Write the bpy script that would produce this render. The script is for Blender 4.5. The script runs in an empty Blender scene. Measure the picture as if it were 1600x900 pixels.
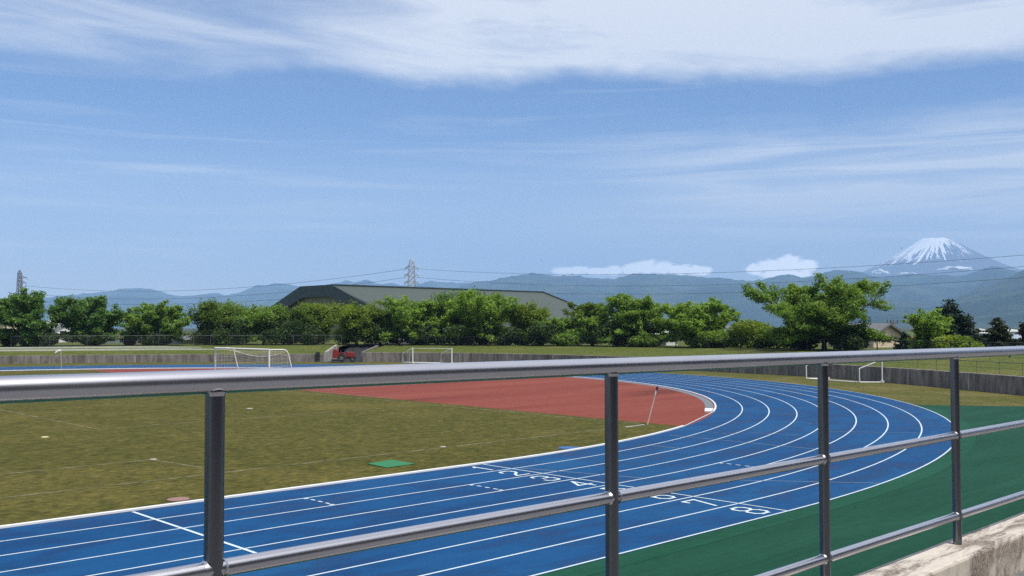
import bpy, bmesh, math, random
import numpy as np
from mathutils import Vector, Matrix, noise as mnoise

S = bpy.context.scene
COL = S.collection
R_ = math.radians
LANE = 1.22
RIN = 37.82
CEN = np.array([0.0, RIN])

# ------------------------------------------------------------------ camera numbers (solved from the track geometry)
F_PX, PITCH, YAW, ROLL = 1502.1, 0.0344575, 0.76265, -0.001413
CAM = np.array([-18.5253, -20.6447, 3.9516])
PPY = 458.85
_fw = np.array([math.sin(YAW)*math.cos(PITCH), math.cos(YAW)*math.cos(PITCH), math.sin(PITCH)])
_r = np.array([math.cos(YAW), -math.sin(YAW), 0.0])
_up = np.cross(_r, _fw)
_rr = _r*math.cos(ROLL) + _up*math.sin(ROLL)
_uu = _up*math.cos(ROLL) - _r*math.sin(ROLL)

def ray(u, v):
    d = _fw + _rr*(u-800)/F_PX - _uu*(v-PPY)/F_PX
    return d
def at_depth(u, v, dep):
    return CAM + dep*ray(u, v)
def ground(u, v, z=0.0):
    d = ray(u, v); return CAM + d*(z-CAM[2])/d[2]
def at_radius(u, rad, z=0.0):
    "point on a circle round the bend's centre, in the direction of image column u"
    d = ray(u, 510)[:2]; d = d/np.hypot(*d)
    o = CAM[:2]-CEN; b = o@d
    p = CAM[:2] + d*(-b+math.sqrt(b*b-(o@o-rad*rad)))
    return np.array([p[0], p[1], z])
def depth(p): return float((np.asarray(p, float)-CAM) @ _fw)
def zof(v, dep): return float(CAM[2] + (510.6-v)*dep/F_PX)
def azel(u, v):
    d = ray(u, v); h = math.hypot(d[0], d[1])
    return math.atan2(d[0], d[1]), math.atan2(d[2], h)

# ------------------------------------------------------------------ materials
def mat(name):
    m = bpy.data.materials.new(name); m.use_nodes = True
    nt = m.node_tree; b = nt.nodes['Principled BSDF']
    return m, nt, b
def N(nt, t, **kw):
    n = nt.nodes.new(t)
    for k, v in kw.items():
        if k in n.inputs.keys(): n.inputs[k].default_value = v
        else: setattr(n, k, v)
    return n
def ramp(nt, src, stops):
    n = nt.nodes.new('ShaderNodeValToRGB'); cr = n.color_ramp
    while len(cr.elements) < len(stops): cr.elements.new(0.5)
    for e, (p, c) in zip(cr.elements, stops):
        e.position = p; e.color = (*c, 1) if len(c) == 3 else c
    nt.links.new(src, n.inputs['Fac']); return n
def coords(nt, scale=(1, 1, 1), rot=0.0, which='Object'):
    tc = nt.nodes.new('ShaderNodeTexCoord'); mp = nt.nodes.new('ShaderNodeMapping')
    mp.inputs['Scale'].default_value = scale; mp.inputs['Rotation'].default_value = (0, 0, rot)
    nt.links.new(tc.outputs[which], mp.inputs['Vector']); return mp.outputs['Vector']
def noise(nt, vec, scale, detail=5, rough=0.6, dist=0.0):
    n = nt.nodes.new('ShaderNodeTexNoise'); n.inputs['Scale'].default_value = scale
    n.inputs['Detail'].default_value = detail; n.inputs['Roughness'].default_value = rough
    n.inputs['Distortion'].default_value = dist
    nt.links.new(vec, n.inputs['Vector']); return n.outputs['Fac']
def mix(nt, a, b, fac, mode='MIX'):
    n = nt.nodes.new('ShaderNodeMix'); n.data_type = 'RGBA'; n.blend_type = mode
    for sock, val in ((n.inputs[0], fac), (n.inputs[6], a), (n.inputs[7], b)):
        if hasattr(val, 'is_linked') or hasattr(val, 'links'): nt.links.new(val, sock)
        elif isinstance(val, (int, float)): sock.default_value = val
        else: sock.default_value = (*val, 1)
    return n.outputs[2]
def bump(nt, b, src, strength=0.3, dist=0.02):
    n = nt.nodes.new('ShaderNodeBump'); n.inputs['Strength'].default_value = strength
    n.inputs['Distance'].default_value = dist
    nt.links.new(src, n.inputs['Height']); nt.links.new(n.outputs[0], b.inputs['Normal'])

def simple(name, col, rough=0.6, metal=0.0, var=0.12, scale=3.0, spec=0.5, bmp=0.0):
    m, nt, b = mat(name); v = coords(nt)
    f = noise(nt, v, scale, 6)
    lo = tuple(c*(1-var) for c in col); hi = tuple(min(1, c*(1+var)) for c in col)
    r = ramp(nt, f, [(0.3, lo), (0.7, hi)])
    nt.links.new(r.outputs[0], b.inputs['Base Color'])
    b.inputs['Roughness'].default_value = rough; b.inputs['Metallic'].default_value = metal
    b.inputs['Specular IOR Level'].default_value = spec
    if bmp: bump(nt, b, noise(nt, v, scale*6, 6), bmp, 0.01)
    return m

def grass_mat(name, lo, mid, hi, dry, scale=1.0, dryamt=(0.55, 0.75)):
    m, nt, b = mat(name); v = coords(nt)
    big = noise(nt, v, 0.16*scale, 5, 0.6, 0.6)
    med = noise(nt, v, 1.3*scale, 6, 0.72)
    fine = noise(nt, coords(nt, (1, 2.4, 1), 0.5), 9*scale, 6, 0.8)
    c = ramp(nt, med, [(0.28, lo), (0.5, mid), (0.72, hi)]).outputs[0]
    dr = ramp(nt, big, [(dryamt[0], (0, 0, 0)), (dryamt[1], (1, 1, 1))]).outputs[0]
    c = mix(nt, c, dry, dr)
    clump = noise(nt, coords(nt, (1, 1.5, 1), 0.4), 3.6*scale, 4, 0.65, 0.5)
    c = mix(nt, c, ramp(nt, clump, [(0.32, (0.42, 0.48, 0.36)), (0.5, (0.95, 0.95, 0.95)), (0.68, (1.6, 1.5, 1.5))]).outputs[0], 0.9, 'MULTIPLY')
    fr = ramp(nt, fine, [(0.3, (0.48, 0.5, 0.42)), (0.5, (0.95, 0.95, 0.92)), (0.72, (1.5, 1.45, 1.3))]).outputs[0]
    c = mix(nt, c, fr, 0.85, 'MULTIPLY')
    nt.links.new(c, b.inputs['Base Color'])
    b.inputs['Roughness'].default_value = 0.95; b.inputs['Specular IOR Level'].default_value = 0.15
    bump(nt, b, fine, 0.6, 0.04)
    return m

M = {}
M['turf'] = grass_mat('infield_turf', (0.048, 0.057, 0.008), (0.081, 0.076, 0.013), (0.122, 0.109, 0.026), (0.157, 0.129, 0.034), 1.0, (0.5, 0.85))
M['lawn'] = grass_mat('outer_lawn', (0.058, 0.071, 0.012), (0.089, 0.092, 0.019), (0.126, 0.116, 0.034), (0.200, 0.152, 0.072), 1.3, (0.5, 0.8))
M['bank'] = grass_mat('bank_grass', (0.055, 0.078, 0.014), (0.088, 0.110, 0.022), (0.128, 0.144, 0.035), (0.171, 0.150, 0.054), 1.2, (0.55, 0.85))
M['plain'] = grass_mat('plain_ground', (0.035, 0.05, 0.018), (0.05, 0.06, 0.024), (0.075, 0.078, 0.036), (0.09, 0.08, 0.05), 0.05)

def track_mat():
    m, nt, b = mat('blue_polyurethane'); v = coords(nt)
    wide = noise(nt, coords(nt, (0.10, 0.42, 1)), 1.0, 5, 0.62, 0.5)
    blot = noise(nt, coords(nt, (0.45, 1.05, 1), 0.12), 1.0, 5, 0.6, 0.8)
    fine = noise(nt, v, 60, 3, 0.7)
    med = noise(nt, v, 3.0, 6, 0.75)
    c = ramp(nt, wide, [(0.3, (0.002, 0.049, 0.150)), (0.5, (0.003, 0.063, 0.180)), (0.75, (0.009, 0.08, 0.195))]).outputs[0]
    d = ramp(nt, blot, [(0.46, (1.03, 1.03, 1.03)), (0.62, (0.52, 0.6, 0.7))]).outputs[0]
    c = mix(nt, c, d, 0.9, 'MULTIPLY')
    w = ramp(nt, med, [(0.3, (0.88, 0.9, 0.93)), (0.7, (1.08, 1.05, 1.04))]).outputs[0]
    c = mix(nt, c, w, 1.0, 'MULTIPLY')
    nt.links.new(c, b.inputs['Base Color'])
    rr = ramp(nt, blot, [(0.5, (0.7,)*3), (0.68, (0.5,)*3)]).outputs[0]
    nt.links.new(rr, b.inputs['Roughness']); b.inputs['Specular IOR Level'].default_value = 0.12
    bump(nt, b, fine, 0.35, 0.003)
    return m
M['track'] = track_mat()

def red_mat():
    m, nt, b = mat('red_polyurethane'); v = coords(nt)
    wide = noise(nt, coords(nt, (0.05, 0.35, 1), 0.3), 1.0, 4, 0.55, 0.4)
    med = noise(nt, v, 2.2, 6, 0.7)
    c = ramp(nt, wide, [(0.3, (0.135, 0.032, 0.021)), (0.42, (0.20, 0.045, 0.030)), (0.75, (0.24, 0.068, 0.044))]).outputs[0]
    w = ramp(nt, med, [(0.3, (0.86,)*3), (0.7, (1.08,)*3)]).outputs[0]
    c = mix(nt, c, w, 1.0, 'MULTIPLY')
    nt.links.new(c, b.inputs['Base Color']); b.inputs['Roughness'].default_value = 0.75
    b.inputs['Specular IOR Level'].default_value = 0.1
    bump(nt, b, noise(nt, v, 50, 3), 0.3, 0.003)
    return m
M['red'] = red_mat()

def apron_mat(name, k):
    m, nt, b = mat(name); v = coords(nt)
    wide = noise(nt, coords(nt, (0.12, 0.9, 1), -0.25), 1.0, 5, 0.6, 0.5)
    streak = noise(nt, coords(nt, (0.25, 5.0, 1), -0.45), 1.0, 5, 0.65, 0.2)
    med = noise(nt, v, 4, 6, 0.7)
    c = ramp(nt, wide, [(0.3, (0.006*k, 0.050*k, 0.027*k)), (0.6, (0.010*k, 0.065*k, 0.037*k)), (0.8, (0.017*k, 0.08*k, 0.048*k))]).outputs[0]
    w = ramp(nt, med, [(0.3, (0.86,)*3), (0.7, (1.08,)*3)]).outputs[0]
    c = mix(nt, c, w, 1.0, 'MULTIPLY')
    s = ramp(nt, streak, [(0.34, (0.74,)*3), (0.46, (1,)*3)]).outputs[0]
    c = mix(nt, c, s, 0.6, 'MULTIPLY')
    nt.links.new(c, b.inputs['Base Color']); b.inputs['Roughness'].default_value = 0.8
    b.inputs['Specular IOR Level'].default_value = 0.1
    bump(nt, b, noise(nt, v, 60, 3), 0.35, 0.003)
    return m
M['apron'] = apron_mat('green_polyurethane', 1.0)
M['apron_edge'] = apron_mat('green_polyurethane_newer', 1.22)

def paint_mat(name, col, wear):
    m, nt, b = mat(name); v = coords(nt)
    f = noise(nt, v, 5, 6, 0.75)
    lo = tuple(c*wear for c in col)
    c = ramp(nt, f, [(0.32, lo), (0.55, col)]).outputs[0]
    nt.links.new(c, b.inputs['Base Color']); b.inputs['Roughness'].default_value = 0.55
    return m
M['line'] = paint_mat('white_line_paint', (0.6, 0.7, 0.74), 0.78)
M['line_faint'] = paint_mat('worn_line_paint', (0.17, 0.24, 0.33), 0.6)
M['kerb'] = simple('white_aluminium_kerb', (0.80, 0.79, 0.77), 0.4, 0, 0.06, 4)
def chalk_mat():
    m, nt, b = mat('worn_pitch_chalk'); v = coords(nt)
    f = noise(nt, v, 1.5, 6, 0.8)
    c = ramp(nt, f, [(0.42, (0.08, 0.074, 0.022)), (0.62, (0.24, 0.22, 0.13))]).outputs[0]
    nt.links.new(c, b.inputs['Base Color']); b.inputs['Roughness'].default_value = 0.95
    return m
M['chalk'] = chalk_mat()
M['chalk_red'] = paint_mat('worn_pink_line', (0.34, 0.13, 0.11), 0.72)

def steel_mat():
    m, nt, b = mat('satin_steel'); v = coords(nt)
    f = noise(nt, coords(nt, (2, 30, 30)), 4, 5, 0.7)
    f2 = noise(nt, v, 4, 3, 0.5)
    c = ramp(nt, f2, [(0.3, (0.61, 0.60, 0.64)), (0.7, (0.64, 0.63, 0.67))]).outputs[0]
    nt.links.new(c, b.inputs['Base Color']); b.inputs['Metallic'].default_value = 1.0
    r = ramp(nt, f2, [(0.3, (0.28,)*3), (0.7, (0.31,)*3)]).outputs[0]
    nt.links.new(r, b.inputs['Roughness'])
    return m
M['steel'] = steel_mat()
M['post'] = M['steel'].copy(); M['post'].name = 'darkened_satin_steel'  # copy of the rail steel with a darker base colour for the posts
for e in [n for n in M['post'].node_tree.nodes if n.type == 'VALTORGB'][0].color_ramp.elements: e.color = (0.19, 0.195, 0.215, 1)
M['weld'] = simple('bright_weld', (0.62, 0.62, 0.64), 0.3, 1.0, 0.25, 60)

def stained_concrete(name, base, stain, horiz=False, amount=(0.48, 0.62)):
    m, nt, b = mat(name); v = coords(nt)
    if horiz: s = noise(nt, coords(nt, (2.2, 9, 2)), 1.0, 6, 0.75, 0.8)
    else: s = noise(nt, coords(nt, (1.6, 1.6, 0.3)), 1.0, 9, 0.74, 0.6)
    g = noise(nt, v, 14, 8, 0.75); sp = noise(nt, v, 70, 4, 0.7)
    c = ramp(nt, g, [(0.25, tuple(x*0.78 for x in base)), (0.7, base)]).outputs[0]
    k = ramp(nt, s, [(amount[0], (0, 0, 0)), (amount[1], (1, 1, 1))]).outputs[0]
    g2 = ramp(nt, sp, [(0.35, (0.45,)*3), (0.6, (1,)*3)]).outputs[0]
    k = mix(nt, k, g2, 1.0, 'MULTIPLY')
    c = mix(nt, c, stain, k)
    nt.links.new(c, b.inputs['Base Color']); b.inputs['Roughness'].default_value = 0.9
    b.inputs['Specular IOR Level'].default_value = 0.25
    bump(nt, b, g, 0.35, 0.008)
    return m
M['parapet'] = stained_concrete('stained_parapet_concrete', (0.64, 0.58, 0.50), (0.14, 0.105, 0.09), True, (0.44, 0.58))
M['wallc'] = stained_concrete('weathered_wall_concrete', (0.33, 0.29, 0.255), (0.055, 0.048, 0.044), False, (0.36, 0.60))
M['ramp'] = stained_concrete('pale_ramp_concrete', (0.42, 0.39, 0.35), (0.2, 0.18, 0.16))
M['walk'] = simple('walkway_concrete', (0.15, 0.15, 0.155), 0.9, 0, 0.2, 12, 0.3, 0.3)
M['asphalt'] = simple('tree_shade_asphalt', (0.035, 0.036, 0.038), 0.9, 0, 0.2, 6, 0.2)  # base colour darkened for the tree shade over the access path
M['tier'] = simple('dark_tier_concrete', (0.10, 0.1, 0.105), 0.9, 0, 0.2, 2)
M['drain'] = simple('drain_concrete', (0.15, 0.165, 0.185), 0.85, 0, 0.15, 5)
M['white'] = simple('white_metal_paint', (0.78, 0.77, 0.74), 0.45, 0, 0.06, 3)
M['net'] = simple('white_net_cord', (0.62, 0.6, 0.54), 0.9, 0, 0.1, 3)
M['black'] = simple('black_fence_paint', (0.012, 0.013, 0.014), 0.5, 0, 0.2, 5)
M['greypost'] = simple('grey_fence_paint', (0.12, 0.125, 0.12), 0.55, 0, 0.2, 5)
M['rustrail'] = simple('brown_guard_rail_paint', (0.16, 0.13, 0.09), 0.7, 0, 0.25, 5)
M['pylon'] = simple('galvanised_lattice', (0.42, 0.44, 0.47), 0.5, 0.3, 0.1, 1)
M['pylon_dark'] = simple('weathered_lattice', (0.2, 0.2, 0.23), 0.6, 0.2, 0.1, 1)
M['cable'] = simple('dark_conductor', (0.05, 0.055, 0.065), 0.5, 0, 0.1, 1)
M['bark'] = simple('bark', (0.055, 0.045, 0.036), 0.95, 0, 0.35, 4, 0.2, 0.5)
M['greenmat'] = simple('green_rubber_mat', (0.012, 0.17, 0.055), 0.7, 0, 0.1, 5)
M['bluemat'] = simple('blue_rubber_mat', (0.02, 0.12, 0.32), 0.6, 0, 0.1, 5)
M['pink'] = simple('pink_lid', (0.27, 0.15, 0.13), 0.7, 0, 0.12, 9)
M['pinkrim'] = simple('lid_rim', (0.16, 0.09, 0.07), 0.8, 0, 0.12, 9)
M['marker'] = simple('dusty_white_marker', (0.42, 0.41, 0.34), 0.8, 0, 0.15, 20)
M['yellow'] = simple('cream_marker_plastic', (0.7, 0.62, 0.3), 0.6)
M['tred'] = simple('red_tractor_paint', (0.22, 0.018, 0.015), 0.4, 0, 0.15, 3)
M['tyre'] = simple('tyre_rubber', (0.014, 0.014, 0.015), 0.85)
M['rim'] = simple('dull_wheel_rim', (0.13, 0.12, 0.11), 0.5)
M['tdark'] = simple('dark_machine_metal', (0.03, 0.03, 0.032), 0.5, 0.3)
M['navy'] = simple('navy_flag_cloth', (0.02, 0.022, 0.05), 0.9)
M['cream_pole'] = simple('cream_pole_plastic', (0.72, 0.62, 0.5), 0.5)
M['dark_line'] = simple('dark_line_black', (0.012, 0.012, 0.013), 0.6)
M['terrace'] = simple('terrace_edging', (0.5, 0.5, 0.42), 0.9, 0, 0.12, 3)
M['pole'] = simple('concrete_utility_pole', (0.2, 0.2, 0.2), 0.8)
M['bird'] = simple('dark_feathers', (0.03, 0.03, 0.035), 0.8)
M['glass'] = simple('dark_window_glass', (0.02, 0.025, 0.03), 0.12)
def wall_paint(name, col): return simple(name, col, 0.85, 0, 0.08, 0.8, 0.3)
M['w_cream'] = wall_paint('cream_render', (0.62, 0.5, 0.33)); M['w_white'] = wall_paint('white_render', (0.75, 0.74, 0.72))
M['w_beige'] = wall_paint('beige_render', (0.74, 0.6, 0.46)); M['w_grey'] = wall_paint('grey_render', (0.4, 0.4, 0.41))
def tiled(name, col, freq=3.0):
    m, nt, b = mat(name)
    w = nt.nodes.new('ShaderNodeTexWave'); w.wave_type = 'BANDS'; w.bands_direction = 'Z'
    w.inputs['Scale'].default_value = freq; w.inputs['Distortion'].default_value = 0.4
    nt.links.new(coords(nt), w.inputs['Vector'])
    c = ramp(nt, w.outputs['Fac'], [(0.1, tuple(x*0.72 for x in col)), (0.5, col)]).outputs[0]
    n = ramp(nt, noise(nt, coords(nt), 1.5, 5), [(0.3, (0.85,)*3), (0.7, (1.1,)*3)]).outputs[0]
    nt.links.new(mix(nt, c, n, 1.0, 'MULTIPLY'), b.inputs['Base Color']); b.inputs['Roughness'].default_value = 0.7
    return m
M['r_brown'] = tiled('brown_roof_tiles', (0.12, 0.09, 0.08)); M['r_red'] = tiled('red_roof_tiles', (0.3, 0.1, 0.07))
M['r_grey'] = tiled('grey_roof_tiles', (0.15, 0.15, 0.16)); M['r_blue'] = tiled('blue_grey_roof_tiles', (0.3, 0.35, 0.42))
M['r_pale'] = tiled('pale_metal_roof', (0.5, 0.52, 0.53)); M['r_white'] = tiled('white_metal_roof', (0.72, 0.72, 0.7))
def seam_roof():
    m, nt, b = mat('olive_seamed_roof')
    w = nt.nodes.new('ShaderNodeTexWave'); w.wave_type = 'BANDS'; w.bands_direction = 'X'
    w.inputs['Scale'].default_value = 0.5; w.inputs['Distortion'].default_value = 0.0
    nt.links.new(coords(nt), w.inputs['Vector'])
    c = ramp(nt, w.outputs['Fac'], [(0.03, (0.032, 0.046, 0.036)), (0.12, (0.047, 0.064, 0.050))]).outputs[0]
    s = noise(nt, coords(nt, (0.03, 0.5, 0.5)), 1.0, 5, 0.6)
    c = mix(nt, c, ramp(nt, s, [(0.3, (0.9,)*3), (0.7, (1.06,)*3)]).outputs[0], 1.0, 'MULTIPLY')
    nt.links.new(c, b.inputs['Base Color']); b.inputs['Roughness'].default_value = 0.55
    return m
M['gymroof'] = seam_roof()
M['gymdark'] = simple('dark_green_fascia', (0.022, 0.04, 0.042), 0.5, 0, 0.1, 0.5)
M['gymwall'] = simple('olive_gable_cladding', (0.19, 0.18, 0.12), 0.8, 0, 0.08, 0.6)
M['gympale'] = simple('pale_gym_wall', (0.55, 0.55, 0.52), 0.8, 0, 0.06, 0.6)

def leaf_mat(name, cols, trans=0.35):
    m, nt, b = mat(name)
    g = nt.nodes.new('ShaderNodeNewGeometry')
    c1 = ramp(nt, g.outputs['Random Per Island'], [(i/(len(cols)-1), c) for i, c in enumerate(cols)]).outputs[0]
    f = noise(nt, coords(nt), 0.55, 3, 0.6)
    c = mix(nt, c1, ramp(nt, f, [(0.3, (0.72, 0.78, 0.7)), (0.7, (1.25, 1.2, 1.05))]).outputs[0], 1.0, 'MULTIPLY')
    nt.links.new(c, b.inputs['Base Color']); b.inputs['Roughness'].default_value = 0.6
    b.inputs['Specular IOR Level'].default_value = 0.25
    t = nt.nodes.new('ShaderNodeBsdfTranslucent')
    nt.links.new(mix(nt, c, (1.5, 1.4, 0.5), 1.0, 'MULTIPLY'), t.inputs['Color'])
    ms = nt.nodes.new('ShaderNodeMixShader'); ms.inputs[0].default_value = trans
    out = nt.nodes['Material Output']
    nt.links.new(b.outputs[0], ms.inputs[1]); nt.links.new(t.outputs[0], ms.inputs[2]); nt.links.new(ms.outputs[0], out.inputs['Surface'])
    return m
M['lf_dark'] = leaf_mat('dark_cherry_leaves', [(0.062, 0.142, 0.036), (0.097, 0.204, 0.046), (0.163, 0.267, 0.065)])
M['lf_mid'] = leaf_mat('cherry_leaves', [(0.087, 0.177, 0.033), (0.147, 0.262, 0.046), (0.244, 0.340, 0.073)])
M['lf_light'] = leaf_mat('light_cherry_leaves', [(0.106, 0.213, 0.038), (0.185, 0.312, 0.050), (0.285, 0.401, 0.074)])
M['lf_yellow'] = leaf_mat('fresh_yellow_leaves', [(0.09, 0.165, 0.022), (0.16, 0.24, 0.03), (0.25, 0.30, 0.05)], 0.42)
M['lf_olive'] = leaf_mat('olive_leaves', [(0.063, 0.131, 0.023), (0.108, 0.188, 0.032), (0.171, 0.234, 0.048)], 0.42)
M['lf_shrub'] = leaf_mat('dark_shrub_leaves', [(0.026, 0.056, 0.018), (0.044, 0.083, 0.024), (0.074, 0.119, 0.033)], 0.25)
M['lf_purple'] = leaf_mat('purplish_leaves', [(0.04, 0.022, 0.02), (0.065, 0.035, 0.03)], 0.25)
M['lf_con'] = leaf_mat('blue_green_needles', [(0.014, 0.034, 0.026), (0.024, 0.05, 0.036), (0.04, 0.066, 0.044)], 0.15)
M['lf_pine'] = leaf_mat('pine_needles', [(0.022, 0.036, 0.014), (0.036, 0.052, 0.02), (0.06, 0.066, 0.03)], 0.15)

# ------------------------------------------------------------------ mesh building
class MB:
    def __init__(s): s.v = []; s.f = []; s.sm = []
    def add(s, vs, fs, smooth=False):
        o = len(s.v); s.v += [tuple(map(float, x)) for x in vs]
        s.f += [tuple(i+o for i in f) for f in fs]; s.sm += [smooth]*len(fs); return s
    def box(s, lo, hi, M4=None):
        x0, y0, z0 = lo; x1, y1, z1 = hi
        vs = [(x0,y0,z0),(x1,y0,z0),(x1,y1,z0),(x0,y1,z0),(x0,y0,z1),(x1,y0,z1),(x1,y1,z1),(x0,y1,z1)]
        if M4 is not None: vs = [tuple(M4 @ Vector(v)) for v in vs]
        return s.add(vs, [(0,3,2,1),(4,5,6,7),(0,1,5,4),(1,2,6,5),(2,3,7,6),(3,0,4,7)])
    def tube(s, pts, rad, n=8, caps=True):
        pts = [Vector(p) for p in pts]; rads = rad if isinstance(rad, (list, tuple)) else [rad]*len(pts)
        vs = []; fs = []
        T0 = (pts[1]-pts[0]).normalized()
        up = Vector((0, 0, 1)) if abs(T0.z) < 0.9 else Vector((1, 0, 0))
        X = T0.cross(up).normalized()
        for i, p in enumerate(pts):
            a = pts[max(0, i-1)]; b = pts[min(len(pts)-1, i+1)]
            T = (b-a).normalized(); X = (X - T*X.dot(T)).normalized(); Y = T.cross(X)
            for k in range(n):
                t = 2*math.pi*k/n; vs.append(p + (X*math.cos(t)+Y*math.sin(t))*rads[i])
        for i in range(len(pts)-1):
            for k in range(n):
                a = i*n+k; b = i*n+(k+1) % n; fs.append((a, b, b+n, a+n))
        s.add(vs, fs, True)
        if caps:
            s.add(vs[:n], [tuple(reversed(range(n)))]); s.add(vs[-n:], [tuple(range(n))])
        return s
    def prism(s, poly, axis_vec):
        "extrude a planar 3d polygon along a vector"
        a = Vector(axis_vec); n = len(poly); P = [Vector(p) for p in poly]
        vs = P+[p+a for p in P]
        fs = [tuple(reversed(range(n))), tuple(range(n, 2*n))]+[(i, (i+1) % n, (i+1) % n+n, i+n) for i in range(n)]
        return s.add(vs, fs)
    def disc(s, c, r, h, n=20):
        vs = []; 
        for z in (0, h):
            for k in range(n):
                t = 2*math.pi*k/n; vs.append((c[0]+r*math.cos(t), c[1]+r*math.sin(t), c[2]+z))
        return s.add(vs, [tuple(reversed(range(n))), tuple(range(n, 2*n))]+[(k, (k+1) % n, (k+1) % n+n, k+n) for k in range(n)])
    def wheel(s, c, r, w, axis, n=20, inner=0.0):
        a = Vector(axis).normalized(); c = Vector(c)
        X = a.cross(Vector((0, 0, 1))).normalized(); Y = a.cross(X)
        prof = [(r*0.86, -w/2), (r, -w*0.3), (r, w*0.3), (r*0.86, w/2)] if not inner else [(inner, -w/2), (r*0.9, -w/2), (r, -w*0.3), (r, w*0.3), (r*0.9, w/2), (inner, w/2)]
        vs = []; fs = []; m = len(prof)
        for k in range(n):
            t = 2*math.pi*k/n
            for (q, h) in prof: vs.append(c + (X*math.cos(t)+Y*math.sin(t))*q + a*h)
        for k in range(n):
            for i in range(m-1):
                p = k*m+i; q = ((k+1) % n)*m+i; fs.append((p, p+1, q+1, q))
            if inner: fs.append((k*m+m-1, k*m, ((k+1) % n)*m, ((k+1) % n)*m+m-1))
        if not inner:
            fs.append(tuple(k*m for k in range(n))); fs.append(tuple(k*m+m-1 for k in reversed(range(n))))
        return s.add(vs, fs, False)
    def build(s, name, m, parent=None, bevel=0.0):
        me = bpy.data.meshes.new(name); me.from_pydata(s.v, [], s.f); me.update()
        me.polygons.foreach_set('use_smooth', s.sm); me.materials.append(m)
        o = bpy.data.objects.new(name, me); COL.objects.link(o)
        if parent is not None:
            o.parent = parent; o.matrix_parent_inverse = Matrix.Translation(parent.location).inverted() if parent.rotation_euler.z == 0 else parent.matrix_basis.inverted()
        if bevel:
            md = o.modifiers.new('bevel', 'BEVEL'); md.width = bevel; md.segments = 2; md.limit_method = 'ANGLE'
        return o

def tag(o, label=None, cat=None, group=None, kind=None):
    if label: o['label'] = label
    if cat: o['category'] = cat
    if group: o['group'] = group
    if kind: o['kind'] = kind
    return o
def thing(name, label, cat, loc=(0, 0, 0), group=None):
    o = bpy.data.objects.new(name, None); COL.objects.link(o); o.location = Vector([float(x) for x in loc])
    return tag(o, label, cat, group)
def struct(name, mb, m, parent=None):
    o = mb.build(name, m, parent)
    if parent is None: o['kind'] = 'structure'
    return o

# ------------------------------------------------------------------ the track's centre line geometry
XL = -84.0
def track_path(w, step=1.0):
    "points at offset w outside the kerb line, home straight -> bend -> far straight"
    pts = [(x, -w) for x in np.arange(XL, -0.01, 4.0)]
    n = max(60, int(math.pi*(RIN+w)/step))
    for t in np.linspace(-math.pi/2, math.pi/2, n): pts.append(((RIN+w)*math.cos(t), RIN+(RIN+w)*math.sin(t)))
    pts += [(x, 2*RIN+w) for x in np.arange(-4.0, XL-0.01, -4.0)]
    return pts
def strip(mb, w0, w1, z, clip=None):
    n = 240
    def P(w):
        pts = [(x, -w) for x in np.linspace(XL, 0, 24)[:-1]]
        pts += [((RIN+w)*math.cos(t), RIN+(RIN+w)*math.sin(t)) for t in np.linspace(-math.pi/2, math.pi/2, n)]
        pts += [(x, 2*RIN+w) for x in np.linspace(0, XL, 24)[1:]]
        return pts
    a = P(w0); b = P(w1); vs = []; fs = []
    for p, q in zip(a, b): vs += [(*p, z), (*q, z)]
    for i in range(len(a)-1):
        if clip and not (clip(*a[i]) and clip(*a[i+1])): continue
        fs.append((2*i, 2*i+1, 2*i+3, 2*i+2))
    mb.add(vs, fs); return mb
def seg(mb, p, q, w, z):
    p = np.array(p[:2], float); q = np.array(q[:2], float); d = (q-p)/np.hypot(*(q-p)); n = np.array([-d[1], d[0]])*w/2
    mb.add([(*(p-n), z), (*(q-n), z), (*(q+n), z), (*(p+n), z)], [(0, 1, 2, 3)]); return mb

# --- ground sheets
g = MB(); g.add([(-2900, -2900, -0.10), (14700, -2900, -0.10), (14700, 14100, -0.10), (-2900, 14100, -0.10)], [(0, 1, 2, 3)])
struct('ground', g, M['plain'])
g = MB(); g.add([(-90, -24, 0), (62, -24, 0), (62, 40, 0), (45, 78, 0), (12, 97, 0), (-90, 97, 0)], [(0, 1, 2, 3, 4, 5)])
struct('outer_lawn', g, M['lawn'])
red_x = lambda y: 12.75 + 0.027*(y-2.5)
def infield(xside):
    "polygon inside the kerb line, cut along the edge of the red area"
    pts = track_path(0.0, 0.6); cut = lambda x, y: (x - red_x(y))*xside
    out = []
    for i in range(len(pts)):
        p, q = pts[i], pts[(i+1) % len(pts)]; cp, cq = cut(*p), cut(*q)
        if cp >= 0: out.append(p)
        if cp*cq < 0:
            t = cp/(cp-cq); out.append((p[0]+(q[0]-p[0])*t, p[1]+(q[1]-p[1])*t))
    return out
for side, nm, mt_, z in ((-1, 'infield_grass', M['turf'], 0.008), (1, 'red_area', M['red'], 0.010)):
    poly = infield(side); g = MB(); g.add([(x, y, z) for x, y in poly], [tuple(range(len(poly)))]); struct(nm, g, mt_)
# green apron in front of the stand
ap = [(x, -9.0) for x in (-84, -40, 0)] + [((RIN+9)*math.cos(t), RIN+(RIN+9)*math.sin(t)) for t in np.linspace(-math.pi/2, -0.88, 40)]
ap += [(29.75, 0.1), (32.5, -3.75), (43.5, -18.5), (-84, -18.5)]
g = MB(); g.add([(x, y, 0.004) for x, y in ap], [tuple(range(len(ap)))]); struct('apron', g, M['apron'])
g = strip(MB(), 9.6, 10.35, 0.008, lambda x, y: y < 0.2 and x > XL); struct('apron_edge_band', g, M['apron_edge'])
g = strip(MB(), 0.0, 9.80, 0.012); track = struct('running_track', g, M['track'])
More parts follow.
